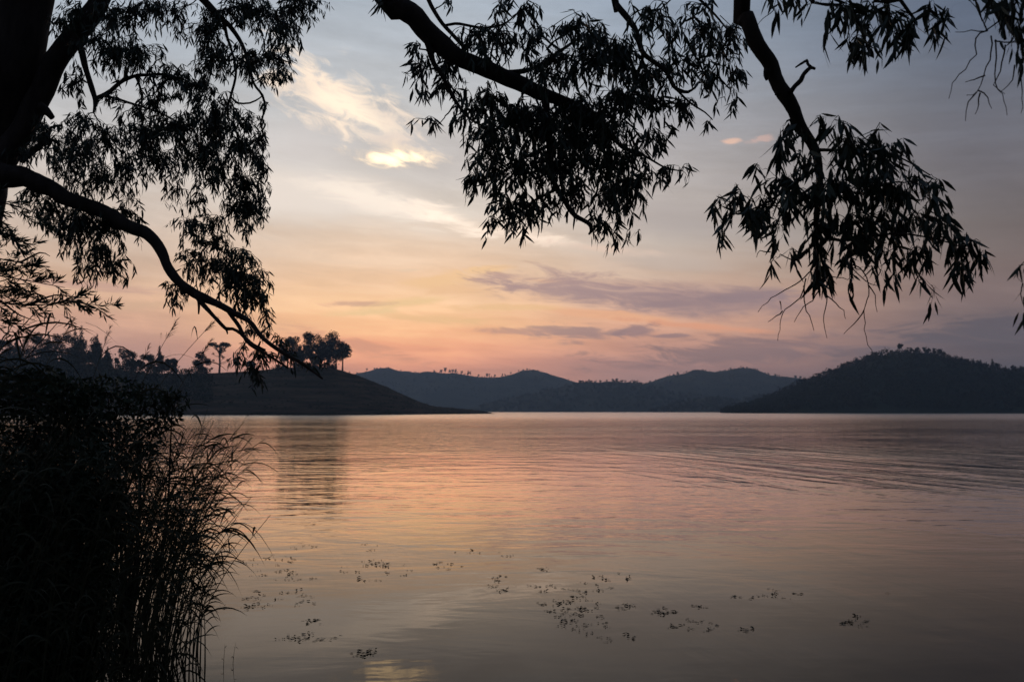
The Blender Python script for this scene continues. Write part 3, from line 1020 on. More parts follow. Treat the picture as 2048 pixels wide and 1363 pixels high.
A.limb(at_px([(-30, 60, 40), (60, -40, 36), (180, -120, 30), (330, -130, 24), (480, -80, 16), (570, -20, 9), (610, 10, 5)], 11.6, -.2), "limb", .10, 9, .08)
A.foliage([
    (625, 12, 34, 20, "m"), (585, 30, 40, 35, "d"), (570, 80, 34, 38, "d"), (562, 125, 28, 35, "d"), (545, 155, 25, 20, "m"), (520, 40, 50, 45, "d"), (470, 25, 45, 35, "m"), (415, 70, 40, 50, "d"),
    (350, 40, 55, 40, "l"), (300, 25, 50, 35, "m"), (255, 50, 40, 45, "m"), (215, 35, 30, 40, "m"), (150, 25, 40, 30, "m"), (120, 50, 25, 30, "m"), (150, 95, 22, 35, "l"), (418, 130, 32, 45, "d"), (475, 130, 30, 45, "m"), (515, 130, 35, 35, "m"),
    (235, 120, 45, 40, "d"), (285, 115, 45, 40, "m"), (200, 85, 35, 35, "m"), (148, 172, 24, 40, "m"), (340, 165, 45, 40, "m"), (395, 175, 40, 30, "m"), (310, 215, 35, 45, "m"), (262, 235, 25, 45, "l"), (222, 215, 25, 30, "l"), (395, 215, 25, 40, "m"), (425, 225, 40, 45, "m"), (470, 225, 30, 35, "l"), (535, 212, 12, 16, "l"),
    (65, 262, 38, 32, "m"), (100, 290, 50, 40, "m"), (40, 320, 30, 35, "l"), (165, 262, 45, 35, "m"), (150, 318, 50, 42, "d"), (220, 300, 45, 55, "m"), (290, 285, 50, 48, "d"), (352, 262, 50, 40, "d"), (425, 268, 45, 38, "d"), (492, 262, 38, 34, "m"), (528, 295, 22, 34, "m"), (480, 308, 42, 38, "d"), (400, 318, 50, 42, "d"), (335, 335, 50, 40, "m"), (255, 352, 40, 45, "m"), (190, 372, 50, 38, "m"), (130, 350, 35, 25, "m"),
    (350, 385, 28, 28, "l"), (388, 380, 16, 40, "l"), (415, 360, 22, 35, "m"), (450, 350, 24, 40, "m"), (500, 375, 38, 48, "d"), (520, 335, 20, 25, "m"), (508, 430, 32, 40, "d"), (470, 425, 32, 40, "m"), (372, 455, 32, 32, "m"), (420, 462, 34, 34, "m"), (432, 505, 40, 30, "m"), (492, 470, 22, 24, "l"), (395, 420, 30, 25, "l"),
    (110, 430, 45, 36, "m"), (160, 455, 45, 48, "d"), (215, 465, 45, 46, "d"), (200, 525, 32, 40, "d"), (162, 535, 16, 28, "m"), (242, 545, 28, 28, "m"), (128, 480, 20, 34, "m"), (265, 430, 28, 30, "m"), (75, 400, 40, 25, "m"), (278, 480, 10, 10, "s"),
    (425, 545, 42, 32, "m"), (480, 540, 40, 36, "d"), (460, 570, 42, 36, "d"), (378, 528, 30, 32, "m"), (350, 590, 26, 28, "m"), (365, 612, 18, 16, "l"), (520, 570, 22, 30, "d"), (500, 605, 34, 30, "d"), (535, 605, 12, 16, "m"), (532, 650, 14, 40, "m"), (500, 665, 14, 30, "l"), (485, 700, 20, 26, "l"),
    (560, 690, 30, 12, "m"), (520, 722, 36, 20, "m"), (470, 725, 16, 18, "l"), (585, 722, 26, 14, "m"), (620, 742, 18, 10, "l"), (505, 755, 22, 24, "m"), (645, 738, 10, 10, "m"),
], 11.0, 0.105, djit=.5, spread=1.2, per=11, dens=1.0)
nA = A.finish()

# ------------------------------------------------------------------ centre tree: heavy limb from overhead
DB = 8.6
B = GumTree("overhanging_gum_tree", "gum tree reaching in from overhead, its thick black limb ending in a big leafy mass", (-3.2, -3.6, 1.0))
up = [(np.array((-3.2, -3.6, 0.8)), .38), (np.array((-3.1, -3.2, 4.0)), .33), (np.array((-3.3, -1.5, 7.6)), .27), (np.array((-3.2, 2.5, 9.0)), .21), (np.array((-2.3, 6.0, 7.8)), .16)]
B.limb(up, "trunk", .15, 14, .08)
B.limb([(np.array((-2.3, 6.0, 7.8)), .15), (np.array((-1.75, 7.4, 6.95)), .125)] + at_px([(768, -8, 46), (803, 14, 44), (830, 33, 42), (850, 54, 42), (878, 84, 40), (912, 110, 37), (946, 128, 34), (991, 148, 33), (1042, 170, 31), (1076, 185, 28), (1110, 196, 24), (1150, 212, 19), (1180, 226, 13), (1225, 235, 8)], 8.6, .2), "limb", .06, 14, .11)
B.limb(at_px([(1088, 186, 22), (1093, 215, 15), (1094, 245, 12), (1100, 308, 11), (1110, 370, 10), (1128, 400, 10), (1138, 415, 11), (1151, 431, 10), (1166, 440, 9), (1179, 448, 9), (1183, 460, 7), (1178, 468, 4)], 8.7, -.2), "limb", .05, 10, .12)
B.limb(at_px([(818, 40, 18), (836, 60, 14), (852, 78, 12), (862, 110, 12), (868, 128, 10), (885, 152, 9), (900, 182, 8), (916, 210, 7), (940, 237, 5), (985, 262, 4)], 8.6, .1), "branch", .05, 9, .12)
B.limb(at_px([(838, -70, 11), (857, 0, 9), (878, 38, 8), (902, 66, 8), (932, 98, 8)], 8.8, -.1), "branch", .05, 8, .12)
B.limb(at_px([(888, 52, 6), (905, 48, 6), (919, 48, 6), (967, 56, 5), (1008, 48, 4), (1030, 30, 3)], 8.8), "branch", .05, 7, .1)
B.limb([(np.array((-3.2, 2.5, 9.0)), .16), (np.array((-1.0, 5.5, 8.6)), .10), (np.array((0.5, 7.4, 7.4)), .05)] + at_px([(1228, -12, 14), (1236, 10, 13), (1247, 27, 13), (1268, 55, 12), (1277, 78, 11), (1281, 94, 11), (1290, 110, 10), (1316, 130, 9), (1333, 146, 9), (1346, 172, 8), (1360, 182, 8), (1376, 184, 6), (1391, 174, 4)], 8.5, -.1), "limb", .06, 9, .11)
B.limb(at_px([(1285, 105, 7), (1283, 130, 6), (1270, 160, 5), (1262, 195, 4)], 8.5), "branch", .05, 7, .1)
B.limb(at_px([(1228, -12, 10), (1290, -30, 8), (1370, -20, 7), (1420, 20, 5), (1455, 60, 3)], 8.5, .2), "branch", .05, 7, .1)
B.limb(at_px([(1110, 196, 12), (1180, 235, 9), (1240, 290, 7), (1285, 310, 5), (1330, 335, 3.5), (1365, 342, 2.5)], 8.8, -.2), "branch", .05, 8, .1)
B.limb(at_px([(1097, 290, 8), (1040, 320, 6), (990, 355, 4.5), (955, 372, 3)], 8.6, -.2), "branch", .05, 7, .1)
B.limb(at_px([(1112, 378, 7), (1070, 400, 5), (1030, 430, 4), (995, 445, 3)], 8.6, -.2), "branch", .05, 7, .1)
B.limb(at_px([(1346, 172, 5), (1380, 205, 4), (1410, 225, 3), (1425, 240, 2)], 8.4), "branch", .05, 6, .1)
B.limb(at_px([(990, 146, 14), (1060, 140, 9), (1110, 110, 7), (1160, 75, 5), (1190, 55, 3)], 8.7, .2), "branch", .05, 8, .1)
B.foliage([
    (770, 15, 26, 12, "l"), (830, 108, 24, 22, "m"), (845, 150, 30, 32, "m"), (888, 140, 40, 42, "m"), (808, 155, 8, 10, "s"), (850, 190, 24, 16, "m"), (848, 250, 22, 14, "m"), (872, 262, 10, 8, "m"), (905, 190, 35, 32, "m"), (940, 110, 45, 25, "l"),
    (950, 75, 48, 26, "m"), (905, 12, 26, 14, "l"), (1005, 20, 26, 26, "m"), (1060, 28, 28, 30, "m"), (1010, 88, 50, 38, "m"), (1075, 95, 42, 42, "m"), (985, 110, 40, 25, "m"),
    (1150, 58, 38, 30, "d"), (1185, 90, 50, 38, "d"), (1190, 130, 70, 42, "d"), (1120, 140, 50, 35, "m"), (1255, 120, 48, 46, "d"), (1085, 165, 60, 28, "m"), (1320, 65, 40, 40, "m"), (1285, 30, 34, 30, "l"),
    (950, 230, 45, 48, "m"), (985, 205, 45, 40, "m"), (985, 280, 50, 45, "d"), (1040, 250, 60, 55, "d"), (1090, 270, 70, 65, "d"), (1150, 250, 60, 60, "x"), (1200, 280, 60, 65, "d"), (1240, 215, 55, 55, "d"), (1300, 165, 50, 42, "d"), (1300, 225, 42, 38, "m"),
    (1370, 130, 45, 40, "m"), (1440, 120, 44, 36, "m"), (1470, 150, 24, 24, "m"), (1390, 70, 60, 32, "m"), (1410, 20, 45, 24, "l"), (1470, 60, 34, 30, "m"), (1490, 100, 16, 24, "l"), (1405, 175, 40, 28, "m"), (1450, 205, 26, 18, "l"), (1355, 225, 38, 30, "m"), (1330, 265, 20, 18, "l"), (1418, 255, 9, 12, "m"), (1472, 210, 10, 8, "l"),
    (952, 325, 22, 20, "l"), (950, 370, 24, 24, "d"), (990, 345, 38, 34, "d"), (1040, 360, 58, 50, "d"), (1120, 340, 60, 55, "d"), (1200, 345, 58, 48, "d"), (1260, 320, 44, 42, "m"), (1290, 285, 36, 36, "m"), (1330, 345, 28, 18, "m"), (1366, 350, 18, 14, "m"), (1315, 305, 20, 18, "l"), (1258, 385, 40, 36, "d"), (1290, 370, 30, 22, "m"),
    (1210, 415, 38, 34, "m"), (1150, 400, 40, 26, "m"), (1215, 465, 20, 26, "m"), (1222, 500, 7, 12, "m"), (1250, 425, 26, 22, "m"), (1190, 450, 22, 18, "m"), (1060, 420, 42, 30, "m"), (1015, 420, 38, 32, "d"), (978, 455, 18, 20, "m"), (1040, 455, 22, 28, "m"), (1105, 415, 30, 18, "m"), (1262, 485, 9, 9, "l"), (1284, 475, 9, 12, "l"),
], DB, 0.122, djit=.45, spread=1.2, per=9)
nB = B.finish()

# ------------------------------------------------------------------ right tree: nearer limb with larger leaves
C_ = GumTree("hanging_gum_tree", "nearest gum tree, a bare limb hanging at right that ends in large leaves", (3.4, -3.2, 1.0))
C_.limb([(np.array((3.4, -3.2, 0.8)), .30), (np.array((3.2, -2.8, 4.0)), .26), (np.array((2.6, -1.0, 6.6)), .20), (np.array((1.9, 2.4, 7.4)), .15), (np.array((1.35, 4.9, 6.3)), .085)], "trunk", .15, 12, .08)
C_.limb([(np.array((1.35, 4.9, 6.3)), .075)] + at_px([(1485, -10, 33), (1495, 34, 33), (1508, 75, 32), (1533, 118, 30), (1550, 157, 29), (1567, 187, 32), (1587, 221, 26), (1608, 260, 23), (1628, 295, 20), (1637, 330, 16), (1639, 376, 14), (1636, 410, 13), (1632, 445, 12), (1631, 480, 10), (1634, 510, 8), (1622, 540, 5)], 6.0, .1), "limb", .04, 13, .11)
C_.limb(at_px([(1580, 186, 11), (1590, 172, 9), (1601, 161, 9), (1606, 150, 8), (1612, 143, 8), (1622, 135, 8), (1631, 138, 5)], 5.98), "dead_branch", .02, 8, .2, False)
C_.limb(at_px([(1622, 135, 7), (1615, 127, 6), (1614, 121, 6), (1603, 127, 5), (1591, 135, 3)], 5.98), "dead_branch", .02, 7, .2, False)
C_.limb(at_px([(1534, 138, 14), (1532, 152, 10), (1533, 161, 5)], 5.98), "stub", .02, 7, .15, False)
C_.limb(at_px([(1556, 186, 16), (1553, 192, 8)], 5.98), "stub", .02, 7, .15, False)
C_.limb(at_px([(1632, 450, 9), (1650, 460, 8), (1664, 478, 7), (1700, 480, 6), (1750, 470, 5), (1810, 468, 4), (1880, 480, 3), (1940, 500, 2)], 6.0, -.15), "branch", .04, 7, .12)
C_.limb(at_px([(1630, 488, 6), (1615, 500, 5), (1602, 516, 4), (1585, 520, 3), (1560, 508, 2)], 6.0, -.1), "branch", .04, 6, .12)
C_.limb(at_px([(1637, 335, 8), (1600, 360, 6), (1550, 395, 5), (1500, 420, 3.5), (1450, 432, 2.5)], 6.0, -.15), "branch", .04, 7, .12)
C_.limb(at_px([(1630, 300, 8), (1680, 300, 6), (1740, 300, 5), (1800, 315, 3.5), (1860, 350, 2.5)], 6.0, .1), "branch", .04, 7, .12)
C_.limb(at_px([(1639, 380, 7), (1700, 385, 6), (1770, 390, 5), (1840, 400, 3)], 6.0, .1), "branch", .04, 7, .12)
C_.limb(at_px([(1634, 510, 4), (1633, 550, 4), (1640, 590, 3)], 6.0), "branch", .04, 6, .12)
C_.limb([(np.array((1.9, 2.4, 7.4)), .09), (np.array((2.3, 4.0, 6.2)), .06)] + at_px([(1760, -60, 14), (1800, 0, 8), (1830, 40, 5)], 5.6), "limb", .06, 8, .1)
C_.limb([(np.array((2.3, 4.0, 6.2)), .05)] + at_px([(1640, -60, 9), (1680, 10, 6), (1720, 50, 4)], 5.6), "branch", .06, 7, .1)
C_.limb([(np.array((2.3, 4.0, 6.2)), .05)] + at_px([(1950, -80, 16), (1975, -10, 10), (2000, 40, 9), (2010, 80, 6)], 4.6), "limb", .06, 8, .1)
C_.foliage([
    (1570, 262, 18, 14, "l"), (1560, 300, 30, 28, "m"), (1600, 285, 24, 22, "l"), (1650, 262, 26, 22, "l"), (1690, 265, 34, 22, "m"), (1740, 285, 34, 24, "m"), (1790, 305, 28, 24, "m"), (1830, 350, 18, 18, "l"), (1700, 320, 50, 36, "d"), (1770, 340, 44, 36, "m"), (1620, 345, 46, 36, "m"), (1560, 375, 32, 26, "m"), (1515, 348, 12, 14, "l"),
    (1480, 400, 28, 22, "m"), (1440, 430, 18, 26, "d"), (1438, 478, 14, 18, "d"), (1500, 440, 32, 24, "d"), (1545, 430, 40, 30, "d"), (1595, 410, 44, 38, "d"), (1560, 475, 26, 18, "m"), (1540, 540, 18, 14, "l"), (1580, 515, 16, 14, "m"),
    (1680, 390, 54, 42, "d"), (1760, 385, 50, 40, "d"), (1830, 385, 34, 30, "m"), (1872, 372, 16, 18, "m"), (1870, 410, 20, 26, "m"), (1640, 470, 34, 32, "d"), (1700, 455, 40, 30, "d"), (1765, 455, 44, 32, "d"), (1830, 455, 40, 30, "d"), (1882, 460, 24, 26, "d"),
    (1640, 540, 26, 30, "d"), (1690, 540, 24, 26, "l"), (1715, 500, 30, 22, "m"), (1770, 520, 30, 26, "m"), (1830, 520, 40, 26, "m"), (1900, 500, 26, 22, "d"), (1940, 505, 24, 30, "d"), (1960, 530, 12, 22, "d"), (1925, 545, 22, 20, "d"), (1790, 570, 14, 18, "m"), (1835, 575, 18, 20, "m"), (1866, 585, 8, 22, "m"), (1758, 545, 14, 18, "m"), (1700, 570, 14, 14, "l"),
], 6.0, 0.134, djit=.22, per=8, twig_r=.003, dens=1.25)
C_.foliage([
    (1530, 12, 36, 16, "m"), (1592, 6, 26, 12, "m"), (1618, 28, 10, 12, "m"), (1655, 14, 24, 16, "m"), (1690, 40, 34, 30, "d"), (1650, 78, 16, 18, "m"), (1690, 85, 22, 20, "m"), (1740, 40, 34, 34, "d"), (1730, 90, 26, 26, "m"), (1745, 118, 24, 22, "d"), (1790, 50, 34, 34, "d"), (1800, 95, 30, 30, "d"), (1830, 70, 24, 24, "m"), (1860, 35, 28, 26, "m"), (1880, 60, 20, 18, "m"), (1905, 30, 24, 18, "l"), (1900, 62, 10, 16, "m"), (1955, 10, 20, 14, "m"),
], 5.6, 0.132, djit=.2, per=7, twig_r=.003)
C_.limb([(np.array((2.3, 4.0, 6.2)), .05)] + at_px([(2180, -120, 14), (2210, 200, 11), (2170, 430, 8), (2110, 540, 5)], 4.4), "limb", .06, 8, .1)
C_.limb(at_px([(2190, 330, 8), (2160, 520, 6), (2100, 625, 4)], 4.4), "branch", .06, 7, .1)
C_.foliage([(2030, 20, 30, 40, "d"), (2010, 50, 22, 30, "d"), (2040, 100, 16, 40, "d"), (1985, 20, 18, 20, "m"), (2046, 545, 16, 5, "d"), (2052, 632, 10, 12, "d")], 4.4, 0.10, djit=.2, per=7, twig_r=.003)
# bare hanging twigs


def bare(tree, paths, d, w0=2.4):
    for pth in paths:
        pts = at_px([(x, y, max(.9, w0 * (1 - .65 * k / (len(pth) - 1)))) for k, (x, y) in enumerate(pth)], d + random.uniform(-.05, .05))
        p, r = spline([a for a, _ in pts], [b for _, b in pts], .03)
        p = p + RNG.normal(size=p.shape) * .0025
        tube(tree.twigs, p, r, 4)


bare(C_, [[(1622, 540), (1600, 562), (1560, 585), (1535, 602), (1516, 624)], [(1612, 555), (1600, 595), (1570, 618), (1562, 640), (1556, 680)], [(1566, 622), (1552, 632), (1537, 645)], [(1606, 570), (1610, 610), (1622, 640), (1628, 660)], [(1640, 580), (1625, 600), (1600, 622), (1588, 644)], [(1650, 575), (1655, 595), (1647, 640), (1654, 675)], [(1655, 590), (1672, 606), (1685, 620), (1692, 638)], [(1690, 525), (1720, 536), (1737, 565), (1737, 590), (1728, 620), (1730, 660), (1735, 690), (1746, 702)], [(1728, 620), (1710, 645), (1688, 668)], [(1737, 570), (1750, 590), (1753, 622)], [(1560, 600), (1562, 620)], [(1690, 520), (1730, 560), (1760, 572)], [(1540, 505), (1520, 500), (1512, 515)]], 5.95, 2.8)
bare(C_, [[(2000, 40), (1970, 62), (1945, 60), (1910, 66)], [(1975, 60), (1950, 75), (1952, 110), (1920, 150), (1905, 165), (1898, 195)], [(1985, 70), (1980, 120), (1968, 150), (1955, 185), (1932, 190)], [(1955, 185), (1935, 205), (1930, 240)], [(1958, 185), (1958, 210), (1952, 228)], [(1955, 180), (1975, 195), (1982, 220)], [(1990, 80), (1992, 130), (1990, 165), (2005, 190), (2015, 230)], [(2010, 90), (2000, 140), (1988, 170), (2010, 188)], [(2030, 130), (2025, 160), (2000, 185)], [(2040, 130), (2045, 170), (2042, 230)], [(1990, 80), (2030, 85), (2060, 82)], [(1975, 60), (1960, 30), (1930, -10)], [(1968, 150), (1950, 160), (1930, 165)]], 4.4, 3.2)
bare(C_, [[(1440, 30), (1460, 50), (1470, 75), (1490, 95)], [(1425, 25), (1435, 60), (1432, 90)], [(1550, 20), (1520, 45), (1505, 70)]], 6.2, 1.8)
nC = C_.finish()
# fine bare twigs right of the first limb are wood of the centre tree already


# ------------------------------------------------------------------ feathery tree at the left edge
def feathery():
    base = (-6.6, 8.4, 0.6)
    root = thing("feathery_tree", "slender feathery-leaved tree, its sprays fanning in from the left edge above the reeds", "tree", base)
    tr, lv = Geo(base), Geo(base)
    D = 8.2
    stem = [np.array((-6.6, 8.4, .3)), np.array(P(-250, 800, D)), np.array(P(-190, 560, D)), np.array(P(-170, 380, D))]
    p, r = spline(stem, [.06, .05, .035, .015], .1)
    g = Geo(base)
    tube(g, p, r, 9, .06)
    link("trunk", g.mesh("trunk", True), M_BARK, root)
    sprays = [[(-170, 420), (-40, 400), (40, 415), (105, 440)], [(-180, 470), (-60, 455), (20, 470), (70, 500)], [(-185, 520), (-60, 510), (40, 525), (100, 533)], [(-185, 540), (-50, 545), (50, 560), (130, 575)],
              [(-190, 590), (-40, 600), (60, 610), (140, 605), (218, 612)], [(-190, 600), (-60, 575), (10, 560), (60, 540)], [(-190, 620), (-60, 620), (0, 640), (60, 650)], [(-180, 460), (-50, 430), (0, 440), (30, 470)], [(-190, 560), (-60, 590), (20, 590), (80, 580)], [(-180, 440), (-60, 425), (-10, 460), (40, 485)],
              [(40, 525), (80, 505), (100, 512)], [(60, 610), (110, 590), (165, 596)], [(0, 600), (40, 630), (70, 640)]]
    for s in sprays:
        d = D + random.uniform(-.5, .5)
        pts = [np.array(P(x, y, d)) for x, y in s]
        p, r = spline(pts, list(np.linspace(.010, .0025, len(pts))), .05)
        tube(tr, p, r, 5)
        # side sprigs with narrow leaflets
        for k in range(6, len(p) - 1):
            if random.random() < .95:
                t = p[k] - p[k - 1]
                t /= np.linalg.norm(t)
                dr = t * .8 + np.array([0, 0, random.choice((-1, 1)) * random.uniform(.2, .7)]) + RNG.normal(size=3) * .25
                dr /= np.linalg.norm(dr)
                ln = random.uniform(.10, .24) * (1 if k < len(p) - 6 else .5)
                e = p[k] + dr * ln + np.array([0, 0, -.02])
                q, rr = spline([p[k], (p[k] + e) / 2 + np.array([0, 0, .01]), e], [.0022, .0016, .001], .03)
                tube(tr, q, rr, 3)
                m = 22
                u = RNG.uniform(0.05, 1, m)
                pos = p[k] + (e - p[k]) * u[:, None]
                ax = dr * .75 + RNG.normal(size=(m, 3)) * .42
                ax /= np.linalg.norm(ax, axis=1)[:, None]
                L = RNG.uniform(.055, .105, m)
                leaf_quads(lv, pos + ax * L[:, None] * .5, ax, L, .15)
    link("branches", tr.mesh("branches"), M_BARK, root, "stuff")
    link("foliage", lv.mesh("foliage"), M_FEATHER, root, "stuff")


feathery()


# ------------------------------------------------------------------ reeds
def blade(start, dirn, length, width, sag, n=6):
    """A grass blade that leaves along dirn and bends down; returns vertices and quads."""
    d = np.array(dirn, float)
    d /= np.linalg.norm(d)
    ref = RNG.normal(size=3) * np.array([.5, 1.0, .5])
    v = []
    for k in range(n + 1):
        t = k / n
        c = np.array(start) + d * length * t + np.array([0, 0, -sag * length * t * t])
        tan = d + np.array([0, 0, -2 * sag * t])
        side = np.cross(tan, ref)
        side /= np.linalg.norm(side) + 1e-9
        wd = width * .5 * (min(1.0, .3 + t * 3) if t < .3 else (1 - ((t - .3) / .7) ** 1.6))
        v += [c - side * wd, c + side * wd]
    q = [(2 * k, 2 * k + 1, 2 * k + 3, 2 * k + 2) for k in range(n)]
    return np.array(v), np.array(q)


def reed_stem(base, height, lean, bend, az):
    """Centre line of one reed: rises, then leans over."""
    h = np.array([math.cos(az), math.sin(az), 0])
    pts = []
    for k in range(9):
        t = k / 8
        pts.append(np.array(base) + np.array([0, 0, 1]) * height * (t - bend * .3 * t ** 3) + h * height * (lean * t + bend * t ** 2.4))
    return np.array(pts)


def reed_blades(stem, rnd, n, lmin, lmax, lo=.35, width=.016):
    out = []
    m = len(stem) - 1
    for k in range(n):
        t = lo + (1 - lo) * (k + rnd.uniform(0, .6)) / n
        t = min(t, .99)
        i = min(m - 1, int(t * m))
        f = t * m - i
        p = stem[i] * (1 - f) + stem[i + 1] * f
        tan = stem[i + 1] - stem[i]
        tan = tan / np.linalg.norm(tan)
        a = rnd.uniform(-.6, .6) + (0 if rnd.random() < .62 else math.pi)
        sd = np.array([math.cos(a), math.sin(a), 0])
        dr = tan * 1.0 + sd * rnd.uniform(.35, .8)
        out.append(blade(p, dr, rnd.uniform(lmin, lmax), width * rnd.uniform(.7, 1.2), rnd.uniform(.45, 1.2)))
    return out


def plume(end, tan, rnd, geo, size=.28):
    for k in range(34):
        t = rnd.uniform(0, 1)
        dr = tan + np.array([rnd.uniform(-.35, .35), rnd.uniform(-.35, .35), rnd.uniform(-.35, .15)])
        v, q = blade(end + tan * size * .7 * t, dr, rnd.uniform(.06, .13) * (1.15 - t * .6), .004, rnd.uniform(.1, .5), 3)
        geo.add(v, q)


def make_reed(label, base, height, lean, bend, az, n=9, lmin=.35, lmax=.6, has_plume=False, lo=.35, width=.017, rad=.006, seed=0, group="reeds standing at the edge of the reed bed"):
    rnd = random.Random(seed)
    root = thing("reed", label, "reed", base, group)
    st = reed_stem(base, height, lean, bend, az)
    p, r = spline(list(st), list(np.linspace(rad, rad * .35, len(st))), .12)
    g = Geo(base)
    tube(g, p, r, 6)
    link("stem", g.mesh("stem", True), M_REED, root)
    for v, q in reed_blades(st, rnd, n, lmin, lmax, lo, width):
        g = Geo(base)
        g.add(v, q)
        link("leaf", g.mesh("leaf", True), M_REED, root)
    if has_plume:
        t = st[-1] - st[-2]
        g = Geo(base)
        plume(st[-1] - t * .3, t / np.linalg.norm(t), rnd, g)
        link("plume", g.mesh("plume"), M_PLUME, root)
    return root


def water_at(px, py):
    r = ray(px, py)
    d = -CAMZ / r.z
    return np.array((r.x * d, r.y * d, 0.0))


rr = random.Random(5)
reeds = [(262, 1292, 533, 878), (250, 1270, 516, 893), (300, 1310, 492, 843), (286, 1275, 478, 866), (330, 1290, 487, 1034), (345, 1318, 474, 1062), (365, 1322, 456, 1118), (385, 1330, 447, 1142), (300, 1296, 505, 932), (275, 1310, 440, 902),
         (262, 1330, 424, 872), (300, 1345, 408, 884), (240, 1300, 398, 862), (318, 1300, 462, 952), (330, 1330, 452, 992), (345, 1345, 420, 934), (310, 1325, 402, 955), (255, 1350, 380, 872), (285, 1350, 366, 893), (290, 1285, 470, 908),
         (352, 1300, 436, 1012), (370, 1340, 418, 1062), (378, 1350, 404, 1022), (392, 1318, 440, 1082), (310, 1280, 498, 962), (270, 1290, 388, 924), (230, 1320, 352, 872), (340, 1360, 412, 1112), (400, 1342, 421, 1150), (360, 1285, 428, 1100),
         (395, 1300, 432, 1178), (410, 1330, 424, 1205), (322, 1262, 492, 1000), (300, 1262, 520, 918), (335, 1310, 445, 930), (350, 1290, 465, 1085), (270, 1270, 455, 868), (386, 1310, 412, 1160)]
reeds.sort(key=lambda q: -q[2])
for k, (bx, by, tx, ty) in enumerate(reeds):
    b = water_at(bx, by)
    tip = P(tx, ty, b[1] + .1)
    bend = (.45 if tx - bx > 150 else .25) * .8
    h2 = tip.z / (1 - bend * .3)
    tot = (tip.x - b[0]) / h2
    bend = min(bend, tot * .75)
    h2 = tip.z / (1 - bend * .3)
    tot = (tip.x - b[0]) / h2
    lab = f"{ORD[k]} green reed from the right, its tip leaning out over the lake" if k < 14 else ("reed standing upright within the tangled edge of the reed bed" if tx - bx < 60 else "reed leaning right within the tangled edge of the reed bed")
    make_reed(lab, b, h2, tot - bend, bend, rr.uniform(-.12, .12), rr.randint(6, 9), .22, .42, lo=.5, seed=k, width=.0145, rad=.0085)
make_reed("short lone reed shoot rising from the lake just right of the reed bed", water_at(447, 1332), .22, .03, .02, 0, 2, .05, .1, lo=.2, width=.006, rad=.003, seed=90)
make_reed("second short reed shoot standing farther out in open water beside the first", water_at(466, 1326), .21, .06, .05, 0, 2, .05, .1, lo=.2, width=.006, rad=.003, seed=91)
g = None
# plumed reeds against the sky; (tip px, tip py, lean direction)
for j, (tx, ty, s, lab) in enumerate([
    (345, 655, .30, "plumed reed with a thin curved tip against the pink sky, left of the flat-topped tree"),
    (425, 645, .45, "long slanting plumed reed whose tip almost touches the drooping branch"),
    (415, 690, .35, "plumed reed with a dark spike just left of the flat-topped tree"),
    (215, 670, .18, "reed with a thick dark plume curving up beside the wood's right end"),
    (292, 705, .22, "short plumed reed in front of the tall pointed tree"),
    (140, 650, .32, "plumed reed with fanned blades over the middle of the wood")]):
    d = 8.6 + .3 * j
    tip = np.array(P(tx, ty, d))
    h = tip[2] - .1
    bend, lean = s * .55, s * .35
    h2 = h / (1 - bend * .3)
    base = np.array((tip[0] - h2 * (lean + bend), tip[1], 0.1))
    make_reed(lab, base, h2, lean, bend, 0.0, 6, .4, .7, True, .5, .016, .006, 200 + j, "plumed reeds against the sky")
# big arching cane reeds at the left
for j, (tx, ty, s, lab) in enumerate([
    (85, 610, .42, "tall cane with long arching blades crossing the sky at the left"),
    (120, 640, .40, "cane with drooping comb-like blades below the feathery sprays"),
    (30, 640, .25, "cane with arching blades close to the left edge"),
    (60, 690, .35, "lower cane with curved blades just above the dark wood"),
    (-15, 660, .30, "cane half out of view at the left edge")]):
    d = 7.4 + .25 * j
    tip = np.array(P(tx, ty, d))
    h2 = (tip[2] - .2) / (1 - s * .6 * .3)
    base = np.array((tip[0] - h2 * s, tip[1], .2))
    make_reed(lab, base, h2, s * .4, s * .6, 0.0, 17, .5, .85, False, .5, .02, .009, 300 + j, "arching canes at the left")

# the mass of the reed bed behind and left of them
g, gl = Geo(), Geo()
for k in range(860):
    y = rr.uniform(7.2, 13.5)
    xr = (rr.uniform(-120, 345) - CX) / F * y
    x = min(xr, bank_edge(y) + 1.2)
    if rr.random() < .35:
        x -= rr.uniform(0, 2.0)
    zb = max(0.0, ground_z(x, y))
    px = CX + x / y * F
    top = np.interp(px, [-200, 100, 250, 330, 380], [2.7, 2.6, 2.65, 2.5, 1.9])
    h = top * rr.uniform(.55, 1.0) - zb * .5
    st = reed_stem((x, y, zb), h, rr.uniform(.02, .22), rr.uniform(.03, .32), rr.uniform(-.6, .6))
    p, r = spline(list(st[::2]), [.006, .005, .004, .003, .002], .25)
    tube(g, p, r, 4)
    for v, q in reed_blades(st, rr, rr.randint(4, 7), .26, .5, .25, .0145):
        gl.add(v, q)
o = link("reed_bed", gl.mesh("reed_bed"), M_REED, kind="stuff")
o2 = link("reed_stems", g.mesh("reed_stems"), M_REED, kind="stuff")


